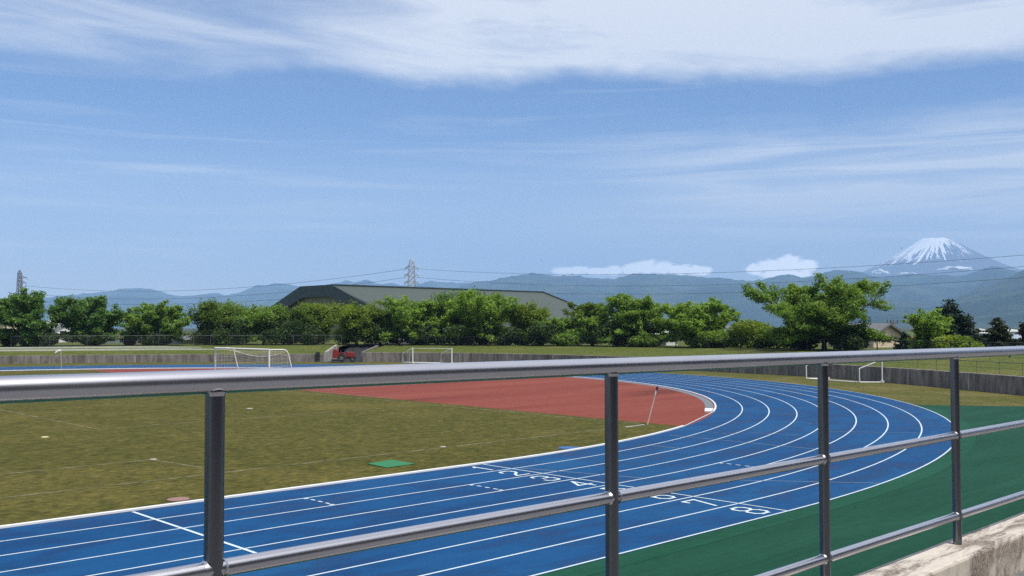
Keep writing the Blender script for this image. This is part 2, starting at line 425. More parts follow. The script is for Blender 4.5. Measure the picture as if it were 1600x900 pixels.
# --- lane lines and marks
g = MB()
for k in range(1, 9): strip(g, LANE*k-0.025, LANE*k+0.025, 0.016)
seg(g, (0, -0.06), (0, -9.76), 0.05, 0.019)
seg(g, (-10.1, -0.1), (-10.08, -5.6), 0.07, 0.019)
for k in (1, 3, 5): pass
for (cx, lane) in ((-6.57, 1), (-2.59, 2), (5.1, 4)):
    y0 = -LANE*lane; 
    if cx > 0: y0 = RIN-math.sqrt((RIN+LANE*lane)**2-cx*cx)
    for i in range(3): seg(g, (cx, y0-0.26-i*0.3), (cx, y0-0.42-i*0.3), 0.06, 0.0185)
    for dy in (0.05, LANE-0.12): seg(g, (cx-0.02, y0-dy), (cx-0.02, y0-dy-0.08), 0.12, 0.0185)
g.build('lane_lines', M['line'], track)
g = MB()
for a, b_ in (((0.24, -1.26), (0.98, -3.67)), ((0.98, -3.67), (1.3, -4.82)), ((9.83, 0.75), (9.9, -5.0)), ((6.89, -0.72), (6.98, -1.88)),
              ((2.69, -6.6), (4.94, -9.49)), ((20.2, 2.6), (21.0, 1.6)), ((14.94, -2.64), (16.99, -5.26)), ((12.6, -0.9), (13.2, -2.6))):
    seg(g, a, b_, 0.05, 0.0175)
for i in range(3):
    seg(g, (11.6+i*0.1, 0.1-i*0.3), (11.66+i*0.1, -0.08-i*0.3), 0.06, 0.0175)
    seg(g, (17.2+i*0.1, -0.6-i*0.3), (17.26+i*0.1, -0.78-i*0.3), 0.06, 0.0175)
g.build('faint_marks', M['line_faint'], track)
DIG = {
 '1': [[(0.30, 0.80), (0.5, 1.0), (0.5, 0.0)]],
 '2': [[(0.08, 0.74), (0.12, 0.9), (0.3, 1.0), (0.68, 1.0), (0.88, 0.88), (0.9, 0.68), (0.75, 0.5), (0.3, 0.25), (0.08, 0.0), (0.94, 0.0)]],
 '3': [[(0.08, 0.8), (0.14, 0.93), (0.3, 1.0), (0.68, 1.0), (0.88, 0.9), (0.9, 0.68), (0.74, 0.55), (0.4, 0.54)], [(0.74, 0.55), (0.92, 0.4), (0.9, 0.12), (0.7, 0.0), (0.28, 0.0), (0.1, 0.1), (0.06, 0.24)]],
 '4': [[(0.72, 0.0), (0.72, 1.0), (0.06, 0.3), (0.98, 0.3)]],
 '5': [[(0.88, 1.0), (0.18, 1.0), (0.12, 0.56), (0.3, 0.62), (0.68, 0.62), (0.9, 0.48), (0.9, 0.16), (0.7, 0.0), (0.28, 0.0), (0.08, 0.14)]],
 '6': [[(0.88, 0.86), (0.7, 1.0), (0.32, 1.0), (0.1, 0.82), (0.08, 0.2), (0.3, 0.0), (0.7, 0.0), (0.9, 0.16), (0.9, 0.4), (0.7, 0.55), (0.3, 0.55), (0.09, 0.4)]],
 '7': [[(0.08, 0.78), (0.08, 1.0), (0.92, 1.0), (0.42, 0.0)]],
 '8': [[(0.3, 0.53), (0.12, 0.66), (0.12, 0.86), (0.3, 1.0), (0.7, 1.0), (0.88, 0.86), (0.88, 0.66), (0.7, 0.53), (0.3, 0.53), (0.08, 0.38), (0.08, 0.15), (0.28, 0.0), (0.72, 0.0), (0.92, 0.15), (0.92, 0.38), (0.7, 0.53)]],
}
for k in range(1, 9):
    g = MB(); H, Wd = 0.76, 0.50; ox = -0.80; oy = -LANE*k+0.2; zz = 0.0205
    for pl in DIG[str(k)]:
        P = [np.array((ox+a*Wd, oy+b_*H)) for a, b_ in pl]
        for i in range(len(P)-1):
            d = (P[i+1]-P[i]); d = d/np.hypot(*d)*0.04
            seg(g, P[i]-d, P[i+1]+d, 0.075, zz); zz += 0.00012
    g.build('lane_number', M['line'], track)

# --- raised kerb (two runs with a gap at the end of the infield turf), drain beside the bend
def kerb_run(pts, name, label, parent_block=None):
    root = thing(name, label, 'kerb', (pts[0][0], pts[0][1], 0.012), 'white kerb along the inside lane')
    g = MB(); vs = []; fs = []
    prof = [(-0.05, 0.0), (-0.05, 0.042), (-0.038, 0.05), (0.022, 0.05), (0.034, 0.042), (0.034, 0.0)]
    P = [np.array(p) for p in pts]; m = len(prof)
    for i, p in enumerate(P):
        d = P[min(i+1, len(P)-1)]-P[max(i-1, 0)]; d = d/np.hypot(*d); n = np.array([-d[1], d[0]])
        for (o, h) in prof: vs.append((*(p+n*(o+0.05)), 0.014+h))
    for i in range(len(P)-1):
        for j in range(m-1): fs.append((i*m+j, (i+1)*m+j, (i+1)*m+j+1, i*m+j+1))
    fs.append(tuple(range(m))); fs.append(tuple((len(P)-1)*m+j for j in reversed(range(m))))
    g.add(vs, fs); g.build('kerb_rail', M['kerb'], root); return root
def arc(t0, t1, n): return [(RIN*math.cos(t), RIN+RIN*math.sin(t)) for t in np.linspace(t0, t1, n)]
ta = math.atan2(2.35-RIN, 12.6); tb = math.atan2(6.2-RIN, 18.6)
kerb_run([(x, 0) for x in np.linspace(XL, -0.5, 30)]+arc(-math.pi/2, ta, 30), 'track_kerb', 'white raised kerb between the near straight and the infield turf')
k2 = kerb_run(arc(tb, math.pi/2, 120)+[(x, 2*RIN) for x in np.linspace(-1, XL, 30)], 'track_kerb', 'white raised kerb curving round the red area to the far straight')
g = MB(); a = np.array((RIN*math.cos(tb), RIN+RIN*math.sin(tb))); d = np.array((-math.sin(tb), math.cos(tb))); n = np.array((-d[1], d[0]))
L = [a-d*0.5-n*0.0+n*0.12, a+d*0.9+n*0.12, a+d*0.9+n*0.5, a-d*0.5+n*0.42]
g.prism([(*p, 0.014) for p in L], (0, 0, 0.07)); g.build('kerb_end_block', M['kerb'], k2)
g = MB(); vs = []; fs = []
for t in np.linspace(tb+0.03, 1.45, 120):
    for w in (-0.14, -0.55): vs.append(((RIN+w)*math.cos(t), RIN+(RIN+w)*math.sin(t), 0.014))
for i in range(119): fs.append((2*i, 2*i+1, 2*i+3, 2*i+2))
g.add(vs, fs); struct('drain_channel', g, M['drain'])
g = MB(); seg(g, (RIN*math.cos(ta), RIN+RIN*math.sin(ta)+0.03), (RIN*math.cos(tb), RIN+RIN*math.sin(tb)+0.03), 0.05, 0.0185); g.build('kerb_gap_line', M['line'], track)

# --- football markings on the turf and on the red area
g = MB(); z = 0.0125
seg(g, (-84, 3.72), (12.2, 3.72), 0.10, z); seg(g, (12.2, 3.72), (12.55, 71.6), 0.10, z+0.0005); seg(g, (-84, 71.6), (12.5, 71.6), 0.10, z)
seg(g, (-84, 7.75), (-6.4, 7.62), 0.09, z); seg(g, (-6.4, 7.62), (-6.05, 5.0), 0.09, z+0.0005); seg(g, (-4.3, 17.5), (12.2, 17.5), 0.08, z)
seg(g, (-4.3, 17.5), (-4.3, 57.8), 0.08, z+0.0005); seg(g, (-4.3, 57.8), (12.4, 57.8), 0.08, z)
struct('pitch_lines', g, M['chalk'])
g = MB(); 
for a, b_ in (((14.3, 31.3), (24.5, 31.9)), ((15.2, 24.6), (14.1, 31.2)), ((14.4, 30.4), (17.2, 32.2)), ((21.0, 26.8), (22.8, 25.4)), ((16.5, 12.2), (16.9, 11.7))): seg(g, a, b_, 0.07, 0.0145)
seg(g, (13.5, 31.0), (13.3, 22.0), 0.09, 0.0145)
struct('red_area_lines', g, M['chalk_red'])
# corner mark in bright white
g = MB(); seg(g, (10.9, 3.70), (11.35, 3.70), 0.1, 0.0155)
ar = [(12.2-1.0*math.cos(t), 3.72+1.0*math.sin(t)-0.0) for t in np.linspace(0, 0.1, 2)]
seg(g, (11.35, 3.70), (12.15, 3.78), 0.07, 0.0155); struct('corner_mark', g, M['line'])

# ------------------------------------------------------------------ loose things on the infield
def mat_slab(name, label, m, pts, h):
    g = MB(); g.prism([(x, y, 0.014) for x, y in pts], (0, 0, h)); o = g.build(name, m, None, 0.006); return tag(o, label, 'mat')
mat_slab('rubber_mat', 'bright green square mat lying on the turf near the kerb', M['greenmat'], [(-2.34, 2.32), (-2.40, 1.31), (-1.37, 1.36), (-1.37, 2.46)], 0.02)
mat_slab('rubber_mat', 'small blue mat lying on the turf against the white kerb', M['bluemat'], [(4.05, 0.9), (4.35, 0.3), (4.85, 0.55), (4.55, 1.15)], 0.02)
lid = thing('drain_lid', 'round pinkish drain lid in the turf beside the white kerb', 'drain lid', (-8.76, 0.62, 0.012))
MB().disc((-8.76, 0.62, 0.012), 0.25, 0.02, 28).build('lid', M['pink'], lid)
g = MB(); g.wheel((-8.76, 0.62, 0.024), 0.31, 0.024, (0, 0, 1), 28, 0.255); g.build('rim', M['pinkrim'], lid)
tag(MB().disc((-6.37, 7.55, 0.012), 0.10, 0.02, 14).build('pitch_marker', M['marker']), 'small white disc where two faint chalk lines meet on the turf', 'marker', 'small markers on the turf')
tag(MB().disc((1.74, 3.85, 0.012), 0.10, 0.02, 14).build('pitch_marker', M['marker']), 'small white disc on the near touchline past the green mat', 'marker', 'small markers on the turf')
tag(MB().disc((4.52, 21.85, 0.012), 0.17, 0.02, 14).build('pitch_marker', M['marker']), 'small white disc far out on the turf right of the first rail post', 'marker', 'small markers on the turf')
tag(MB().disc((-6.72, 15.96, 0.012), 0.13, 0.025, 14).build('pitch_marker', M['yellow']), 'small cream yellow disc on the turf left of the first rail post', 'marker', 'small markers on the turf')

def corner_flag(x, y, lean, h, label, flag_m, fdir, fl):
    root = thing('corner_flag', label, 'corner flag', (x, y, 0.012), 'corner flags')
    top = Vector((x+lean[0], y+lean[1], 0.012+h))
    MB().tube([(x, y, 0.012), top], 0.02, 8).build('pole', M['cream_pole'], root)
    d = (top-Vector((x, y, 0.012))).normalized()
    g = MB(); f = Vector(fdir)
    nseg = 5; vs = []
    for i in range(nseg+1):
        t = i/nseg
        wob = Vector((-f.y, f.x, 0))*0.03*math.sin(t*5)
        a = top-d*0.02+f*fl[0]*t+wob-Vector((0, 0, 1))*fl[2]*t*t; b_ = top-d*(0.02+fl[1])+f*fl[0]*t*0.9+wob-Vector((0, 0, 1))*fl[2]*t*t
        vs += [a, b_]
    off = Vector((-f.y, f.x, 0))*0.006
    vv = vs+[v+off for v in vs]; k = len(vs); fs = []
    for i in range(nseg):
        fs += [(2*i, 2*i+2, 2*i+3, 2*i+1), (k+2*i, k+2*i+1, k+2*i+3, k+2*i+2), (2*i, k+2*i, k+2*i+2, 2*i+2), (2*i+1, 2*i+3, k+2*i+3, k+2*i+1)]
    fs += [(0, 1, k+1, k), (2*nseg, k+2*nseg, k+2*nseg+1, 2*nseg+1)]
    g.add(vv, fs, True); g.build('pennant', flag_m, root)
    return root, top, d
cf, top, d = corner_flag(12.22, 3.66, (0.27, -0.30), 1.5, 'leaning corner flag pole with dark tip at the edge of the red area', M['white'], (-0.62, 0.5, 0), (0.12, 0.34, 0.22))
MB().tube([top-d*0.12, top+d*0.03], 0.045, 8).build('dark_tip', M['navy'], cf)
corner_flag(12.55, 71.6, (-0.05, 0.0), 1.95, 'far corner flag with limp pale pennant beside the far straight', M['white'], (-0.72, 0.69, 0), (0.62, 0.2, 0.3))

# --- full-size goal on the goal line
def goal_big():
    gx, y0, y1, h, dep = 12.5, 34.1, 41.35, 2.52, 1.95
    root = thing('soccer_goal', 'large white football goal with sagging net in front of the far straight', 'goal', (gx, (y0+y1)/2, 0.012))
    for y in (y0, y1): MB().tube([(gx, y, 0.012), (gx, y, h-0.055)], 0.06, 12).build('post', M['white'], root)
    MB().tube([(gx, y0-0.06, h), (gx, y1+0.06, h)], 0.06, 12).build('crossbar', M['white'], root)
    for y in (y0, y1):
        MB().tube([(gx+0.06, y, h), (gx+1.0, y, h-0.01), (gx+1.2, y, h-0.06), (gx+1.36, y, h-0.28), (gx+dep, y, 0.06)], 0.04, 10).build('stay', M['white'], root)
    MB().tube([(gx+dep, y0-0.04, 0.06), (gx+dep, y1+0.04, 0.06)], 0.035, 10).build('ground_bar', M['white'], root)
    g = MB(); r = 0.0055; ny = 29
    def back(t, s):   # t 0 top rear .. 1 ground ; s 0..1 along y
        sag = 0.42*4*s*(1-s)*(1-t)
        return (gx+1.3+0.6*t, y0+(y1-y0)*s, (h-0.12)*(1-t)+0.1*t-sag)
    for i in range(ny+1):
        s_ = i/ny; g.tube([back(t, s_) for t in np.linspace(0, 1, 7)], r, 3, False)
        g.tube([(gx+0.05, y0+(y1-y0)*s_, h-0.05-0.05*4*s_*(1-s_)), (gx+0.7, y0+(y1-y0)*s_, h-0.08-0.34*4*s_*(1-s_)*0.7), back(0, s_)], r, 3, False)
    for j in range(1, 11): g.tube([back(j/10.5, s_) for s_ in np.linspace(0, 1, 15)], r, 3, False)
    for y in (y0, y1):
        for j in range(1, 9):
            x = gx+j*0.22; zt = min(h-0.05, h*(1-(x-gx-1.3)/0.66) if x > gx+1.3 else h)
            g.tube([(x, y, 0.05), (x, y, zt)], r, 3, False)
        for j in range(1, 11):
            zz = j*0.24; xe = gx+1.3+0.64*(1-zz/h); g.tube([(gx, y, zz), (xe, y, zz)], r, 3, False)
    g.build('net', M['net'], root)
    g = MB(); g.tube([back(0, s_) for s_ in np.linspace(0, 1, 25)], 0.028, 6); g.build('net_rope', M['net'], root)
goal_big()
def goal_small(A, B, back, h, label, bar=0.035, kink=0.62):
    A, B, bk = Vector(A), Vector(B), Vector(back)
    root = thing('small_goal', label, 'goal', tuple((A+B)/2), 'small white goal frames')
    Z = Vector((0, 0, 1))
    for P in (A, B):
        MB().tube([P+Z*0.02, P+Z*h], bar, 8).build('post', M['white'], root)
        MB().tube([P+Z*h, P+bk+Z*h*kink, P+bk+Z*0.03], bar, 8).build('rear_frame', M['white'], root)
        MB().tube([P+bk+Z*0.03, P+Z*0.03], bar*0.9, 8).build('side_base', M['white'], root)
        g = MB(); g.box((-0.12, -0.12, 0), (0.12, 0.12, 0.13), Matrix.Translation(P)); g.build('foot', M['white'], root)
    MB().tube([A+Z*h, B+Z*h], bar*0.45, 8).build('crossbar', M['net'], root)
    MB().tube([A+bk+Z*0.03, B+bk+Z*0.03], bar*0.9, 8).build('rear_base', M['white'], root)
gA = ground(645, 567.5); gB = ground(706, 567.5)
gA = at_radius(645, 52.6); gB = at_radius(706, 52.2)
dd = depth(gA); 
bk = at_radius(629.5, 53.6)-gA
goal_small(gA, gB, (bk[0], bk[1], 0), 1.62, 'white goal frame at the far wall right of the red tractor', 0.068)
goal_small((48.75, 15.4, 0), (46.95, 10.3, 0), (-1.1, 1.12, 0), 1.6, 'white goal frame by the shaded wall beyond the bend', 0.045)

# ------------------------------------------------------------------ retaining wall round the ground, bank, terraces
WT = [(-62, 59.5), (-50, 57.4), (-44, 56.1), (-38, 55.2), (-30, 54.7), (-21.6, 54.4), (-15, 53.4), (-5, 53.0), (10, 54.2), (22, 55.6), (32, 55.6), (41, 54.8), (48, 54.6), (63, 55.8), (76, 57.0), (90, 57.2)]
def wall_r(t): return float(np.interp(t, [a for a, _ in WT], [b for _, b in WT]))
def pol(t, r): return (r*math.cos(R_(t)), RIN+r*math.sin(R_(t)))
GAP0, GAP1 = 35.9, 40.5
def along(t0, t1, n, straight=False):
    out = [pol(t, wall_r(t)) for t in np.linspace(t0, t1, n)]
    return out
def wall_mesh(ts, straight_to=None):
    P = [(pol(t, wall_r(t)), pol(t, wall_r(t)+0.28)) for t in ts]
    if straight_to is not None:
        for x in np.linspace(-2, straight_to, 30): P.append(((x, RIN+wall_r(90)), (x, RIN+wall_r(90)+0.28)))
    g = MB(); vs = []; fs = []
    hh = 0.86 if straight_to is not None else 1.06
    for a, b_ in P: vs += [(*a, -0.06), (*a, hh), (*b_, hh+0.02), (*b_, -0.06)]
    for i in range(len(P)-1):
        o = 4*i; fs += [(o, o+4, o+5, o+1), (o+1, o+5, o+6, o+2), (o+2, o+6, o+7, o+3)]
    e = 4*(len(P)-1); fs += [(0, 1, 2, 3), (e+3, e+2, e+1, e)]
    return g.add(vs, fs), P
def joints(ts, root, hj=1.05):
    g = MB()
    for t in ts:
        a = np.array(pol(t, wall_r(t))); n_ = -np.array([math.cos(R_(t)), math.sin(R_(t))]); d_ = np.array([-n_[1], n_[0]])
        q = [a+n_*0.012-d_*0.05, a+n_*0.012+d_*0.05, a-n_*0.05+d_*0.05, a-n_*0.05-d_*0.05]
        g.prism([(*p, -0.02) for p in q], (0, 0, hj))
    g.build('joint_strip', M['ramp'], root)
w1 = thing('retaining_wall', 'low dark streaked concrete wall from the right edge round to the tractor', 'wall', (*pol(0, 53), 0))
g, _ = wall_mesh(np.linspace(-62, GAP0, 130)); g.build('wall', M['wallc'], w1); joints(np.arange(-58, GAP0, 6.3), w1)
w2 = thing('retaining_wall', 'low sunlit concrete wall behind the far straight left of the tractor', 'wall', (*pol(60, 55), 0))
g, _ = wall_mesh(np.linspace(GAP1, 90, 70), -90); g.build('wall', M['wallc'], w2); joints(np.arange(GAP1+4, 90, 9.0), w2, 0.85)
# return wall of the gap (lit side)
g = MB()
a0 = np.array(pol(GAP1, wall_r(GAP1)+0.02)); a1 = np.array(pol(GAP1, 60.8)); d_ = (a1-a0)/np.hypot(*(a1-a0)); n_ = np.array([d_[1], -d_[0]])
a1 = a0 + d_*4.6 + n_*0.0
poly = [(*a0, -0.05), (*a1, -0.05), (*a1, 1.86), (*(a0+d_*0.4), 1.14), (*a0, 1.14)]
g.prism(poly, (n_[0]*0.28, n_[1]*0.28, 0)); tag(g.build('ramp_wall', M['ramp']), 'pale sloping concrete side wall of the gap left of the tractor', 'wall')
pp = np.array(pol(GAP1+0.7, wall_r(GAP1+0.7)-0.05))
g = MB(); g.box((-0.22, -0.1, 0), (0.22, 0.1, 1.1), Matrix.Translation((pp[0], pp[1], 0)) @ Matrix.Rotation(R_(GAP1-90), 4, 'Z'))  # dark box standing in for the shaded wall end
tag(g.build('wall_end_shade', M['tdark']), 'dark narrow strip for the shade at the end of the sunlit wall', 'shade_strip')
b0 = np.array(pol(GAP0, wall_r(GAP0)+0.3)); b1 = np.array(pol(GAP0, 61.0)); d2 = (b1-b0)/np.hypot(*(b1-b0)); n2 = np.array([d2[1], -d2[0]])
g = MB(); g.prism([(*b0, -0.05), (*b1, -0.05), (*b1, 1.75), (*b0, 1.1)], (n2[0]*-0.25, n2[1]*-0.25, 0))
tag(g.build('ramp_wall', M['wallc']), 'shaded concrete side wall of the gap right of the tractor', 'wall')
# grassy bank and the plateau the trees stand on
def bank(ts, straight_to=None):
    offs = [0.2, 1.2, 3, 5, 7, 8.6, 10, 14, 30, 80, 300, 330]
    hts = [1.03 if straight_to is None else 0.83, 1.1 if straight_to is None else 0.95, 1.24, 1.42, 1.6, 1.69, 1.70, 1.70, 1.7, 1.7, 1.7, -0.15]
    rows = []
    for t in ts:
        row = []
        for o, h in zip(offs, hts):
            x, y = pol(t, wall_r(t)+o)
            row.append((x, y, h+(0.05*mnoise.noise(Vector((x*0.3, y*0.3, 0))) if 0.5 < o < 12 else 0)))
        rows.append(row)
    if straight_to is not None:
        for x in np.linspace(-2, straight_to, 40):
            rows.append([(x, RIN+wall_r(90)+o, h+(0.05*mnoise.noise(Vector((x*0.3, o*0.3, 0))) if 0.5 < o < 12 else 0)) for o, h in zip(offs, hts)])
    m = len(offs); g = MB(); fs = []
    for i in range(len(rows)-1):
        for j in range(m-1): fs.append((i*m+j, i*m+j+1, (i+1)*m+j+1, (i+1)*m+j))
    g.add([v for r_ in rows for v in r_], fs, True); return g
struct('grass_bank', bank(np.linspace(-62, GAP0+0.05, 140)), M['bank'])
struct('grass_bank', bank(np.linspace(GAP1-0.05, 90, 80), -120), M['bank'])
g = MB(); vs = []
for t in (GAP0-0.05, GAP1+0.05):
    for o, h in ((-1, 0.006), (4.5, 0.03), (9, 1.0), (12, 1.7), (40, 1.69)): vs.append((*pol(t, wall_r(t)+o), h))
g.add(vs, [(i, i+1, i+6, i+5) for i in range(4)]); struct('access_path', g, M['asphalt'])
# two pale kerbs stepping up the far-left bank
for i, (o, h) in enumerate(((3.6, 1.34), (6.1, 1.56))):
    g = MB(); P = [pol(t, wall_r(t)+o) for t in np.linspace(56 if i else 52, 90, 24)]+[(x, RIN+wall_r(90)+o) for x in (-10, -30, -60, -90)]
    vs = []; fs = []
    for k, p in enumerate(P):
        q = np.array(p); dr = (q-CEN)/np.hypot(*(q-CEN)) if q[0] > 0 else np.array((0, 1.0))
        w_ = min(1.0, k/4+0.15)
        vs += [(*q, h-0.15), (*q, h+0.13*w_), (*(q+dr*0.3), h+0.13*w_), (*(q+dr*0.3), h-0.15)]
    for k in range(len(P)-1):
        o_ = 4*k; fs += [(o_, o_+4, o_+5, o_+1), (o_+1, o_+5, o_+6, o_+2), (o_+2, o_+6, o_+7, o_+3)]
    fs.append((0, 1, 2, 3)); g.add(vs, fs)
    tag(g.build('terrace_edging', M['terrace']), ('lower' if i == 0 else 'upper')+' pale stone edging across the grass bank at the far left', 'edging', 'pale edgings on the grass bank')

# --- fences
def fence(name, label, ts, rr, z0, h, m, prad, mesh=True):
    root = thing(name, label, 'fence', (*pol(ts[0], rr(ts[0])), z0))
    P = [Vector((*pol(t, rr(t)), z0)) for t in ts]; Z = Vector((0, 0, 1))
    for p in P: MB().tube([p-Z*0.1, p+Z*h], prad, 6).build('post', m, root)
    g = MB(); g.tube([p+Z*(h-0.04) for p in P], 0.028, 6); g.build('top_rail', m, root)
    if mesh:
        g = MB()
        for zz in np.arange(0.08, h-0.1, 0.2): g.tube([p+Z*zz for p in P], 0.0045, 3, False)
        for i in range(len(P)-1):
            for k in range(1, 10):
                q = P[i].lerp(P[i+1], k/10); g.tube([q+Z*0.02, q+Z*(h-0.05)], 0.0045, 3, False)
        g.build('wire_mesh', m, root)
    else:
        g = MB(); g.tube([p+Z*h*0.5 for p in P], 0.012, 6); g.build('middle_rail', m, root)
    return root
step = math.degrees(2.0/64)
fence('mesh_fence', 'black mesh fence along the bank top in front of the right-hand trees', np.arange(-62, 34.5, step*1.0)[:56], lambda t: 63.8, 1.68, 1.12, M['black'], 0.055)
fence('mesh_fence', 'grey mesh fence along the bank top in front of the left-hand trees', np.arange(GAP1+0.6, 76, step), lambda t: 64.6, 1.68, 1.3, M['greypost'], 0.024)
fence('guard_rail', 'thin brown guard rail standing on top of the shaded wall', np.arange(-61, -12, 2.0), lambda t: wall_r(t)+0.6, 1.03, 0.8, M['rustrail'], 0.016, False)

# ------------------------------------------------------------------ tractor in the gap
def tractor():
    c = np.array(pol(37.35, 53.4)); 
    ang = math.atan2(-0.69, 0.72)+R_(12)    # length lies across the view, bonnet to the right
    X = Matrix.Translation((c[0], c[1], 0.02)) @ Matrix.Rotation(ang, 4, 'Z') @ Matrix.Diagonal((0.82, 1.0, 1.14, 1.0))
    root = thing('tractor', 'small red tractor with mower parked in the wall gap', 'tractor', (c[0], c[1], 0.02))
    T = lambda p: X @ Vector(p)
    def bx(name, lo, hi, m, bev=0.03): return MB().box(lo, hi, X).build(name, m, root, bev)
    ax = X.to_3x3() @ Vector((0, 1, 0))
    g = MB(); g.prism([T(p) for p in ((0.15, -0.26, 0.5), (1.28, -0.24, 0.48), (1.36, -0.24, 0.62), (1.3, -0.24, 0.86), (1.0, -0.25, 0.98), (0.15, -0.27, 1.04))], ax*0.5); g.build('bonnet', M['tred'], root, 0.05)
    bx('chassis', (-0.9, -0.2, 0.32), (1.25, 0.2, 0.5), M['tdark'])
    for s in (-1, 1):
        g = MB(); y0 = s*0.42-0.14
        arcp = [(-0.52+0.58*math.cos(a), y0, 0.42+0.56*math.sin(a)) for a in np.linspace(0.15, math.pi-0.1, 10)]
        arcp += [(-0.52+0.5*math.cos(a), y0, 0.42+0.48*math.sin(a)) for a in np.linspace(math.pi-0.1, 0.15, 10)]
        g.prism([T(p) for p in arcp], ax*0.28); g.build('fender', M['tred'], root)
        for (cx, r_, w_) in ((-0.52, 0.44, 0.24), (0.98, 0.3, 0.17)):
            wh = MB().wheel(T((cx, s*0.46, r_)), r_, w_, ax, 22, r_*0.55).build('wheel', M['tyre'], root)
            MB().wheel(T((cx, s*0.46, r_)), r_*0.56, w_*0.7, ax, 18).build('rim', M['rim'], wh)
    bx('seat', (-0.55, -0.22, 0.82), (-0.15, 0.22, 0.95), M['tdark']); bx('seat_back', (-0.66, -0.22, 0.9), (-0.54, 0.22, 1.22), M['tdark'])
    MB().tube([T((0.2, 0, 0.95)), T((0.0, 0, 1.2))], 0.02, 6).build('steering_column', M['tdark'], root)
    MB().wheel(T((-0.02, 0, 1.22)), 0.19, 0.03, X.to_3x3() @ Vector((-0.6, 0, 1)), 18, 0.16).build('steering_wheel', M['tdark'], root)
    g = MB(); g.tube([T((-0.95, -0.42, 0.5)), T((-0.95, -0.42, 1.5)), T((-0.95, 0.42, 1.5)), T((-0.95, 0.42, 0.5))], 0.035, 8); g.build('roll_bar', M['tred'], root)
    g = MB(); g.prism([T(p) for p in ((-1.75, -0.55, 0.42), (-0.98, -0.55, 0.42), (-0.98, -0.55, 1.15), (-1.2, -0.55, 1.3), (-1.66, -0.55, 1.22))], ax*1.1); g.build('grass_box', M['tred'], root, 0.05)
    bx('mower_deck', (-1.85, -0.62, 0.12), (-0.1, 0.62, 0.3), M['tdark']); bx('front_weight', (1.3, -0.2, 0.38), (1.44, 0.2, 0.62), M['tdark'])
    MB().tube([T((1.02, 0.12, 0.9)), T((1.02, 0.12, 1.32))], 0.03, 8).build('exhaust', M['tdark'], root)
tractor()

# ------------------------------------------------------------------ stand: walkway, parapet, handrail
g = MB(); g.box((-60, -34, -0.12), (30, -18.80, 2.66)); struct('stand_walkway', g, M['walk'])
g = MB(); g.box((-40, -18.798, -0.1), (10, -18.575, 2.85)); pa = g.build('parapet', M['parapet'], None, 0.014)
tag(pa, 'stained pale concrete kerb wall carrying the steel handrail', 'parapet')
RY = -18.655
zt = lambda x: 3.8335-0.0043*(x+17.96)
zm = lambda x: 3.421-0.0060*(x+17.53)
zl = lambda x: 3.000-0.0060*(x+14.86)
hr = thing('handrail', 'grey steel handrail with three rails on the parapet in front', 'handrail', (-16.2, RY, 2.85))
MB().tube([(x, RY, zt(x)) for x in np.linspace(-23, -9, 15)], 0.0264, 32).build('top_rail', M['steel'], hr)
posts = [-16.19+1.34*k for k in range(-3, 5)]
for fz in (zm, zl): MB().tube([(x, RY, fz(x)) for x in np.linspace(-23, -9, 15)], 0.0195, 24).build('rail', M['steel'], hr)
for x in posts:
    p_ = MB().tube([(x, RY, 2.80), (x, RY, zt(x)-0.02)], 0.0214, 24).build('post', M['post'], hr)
    for fz in (zm, zl):
        for s_ in (-1, 1):
            MB().tube([(x+s_*0.0195, RY, fz(x)), (x+s_*0.0265, RY, fz(x))], [0.0232, 0.0202], 20, True).build('weld', M['weld'], p_)
    MB().tube([(x, RY, zt(x)-0.031), (x, RY, zt(x)-0.022)], [0.0222, 0.0252], 20, True).build('weld', M['weld'], p_)
# tiers of the stand behind the viewer (mirrored in the steel)
g = MB()
for i in range(16): g.box((-70, -26.8-0.8*i-0.8, 2.6), (40, -26.8-0.8*i, 2.66+0.42*(i+1)))
g.box((-70, -41.0, 2.6), (40, -39.6, 13.4)); g.box((-70, -40.9, 13.4), (40, -30.5, 13.9))
struct('stand_tiers', g, M['tier'])
tag(MB().tube([(-11.75, -18.35, 0.03), (-10.2, -15.9, 0.03), (-8.0, -14.8, 0.03), (-5.5, -15.2, 0.03)], 0.025, 8).build('dark_line', M['dark_line']), 'thin dark line along the green surface behind the parapet at right', 'dark_line')  # thin black tube along the apron

# ------------------------------------------------------------------ vegetation
rng = np.random.default_rng(7)
def leaf_mesh(C, size, name, m, parent, upbias=0.6, droop=None, asp=0.55):
    "one mesh of many small leaf-sprig faces at points C"
    n = len(C); C = np.asarray(C, float)
    nrm = rng.normal(size=(n, 3)); nrm[:, 2] = np.abs(nrm[:, 2])+upbias; nrm /= np.linalg.norm(nrm, axis=1)[:, None]
    a = rng.normal(size=(n, 3)); a -= nrm*(a*nrm).sum(1)[:, None]; a /= np.linalg.norm(a, axis=1)[:, None]
    b = np.cross(nrm, a); s = size*rng.uniform(0.55, 1.35, n)[:, None]
    bend = nrm*s*rng.uniform(-0.25, 0.1, n)[:, None]
    V = np.empty((n, 4, 3)); V[:, 0] = C-a*s+bend; V[:, 1] = C-b*s*asp; V[:, 2] = C+a*s+bend; V[:, 3] = C+b*s*asp
    me = bpy.data.meshes.new(name); me.vertices.add(4*n); me.vertices.foreach_set('co', V.ravel())
    me.loops.add(4*n); me.loops.foreach_set('vertex_index', np.arange(4*n, dtype=np.int32))
    me.polygons.add(n); me.polygons.foreach_set('loop_start', np.arange(0, 4*n, 4, dtype=np.int32)); me.polygons.foreach_set('loop_total', np.full(n, 4, dtype=np.int32))
    me.update(calc_edges=True); me.materials.append(m)
    o = bpy.data.objects.new(name, me); COL.objects.link(o); o.parent = parent
    o.matrix_parent_inverse = Matrix.Translation(parent.location).inverted(); return o

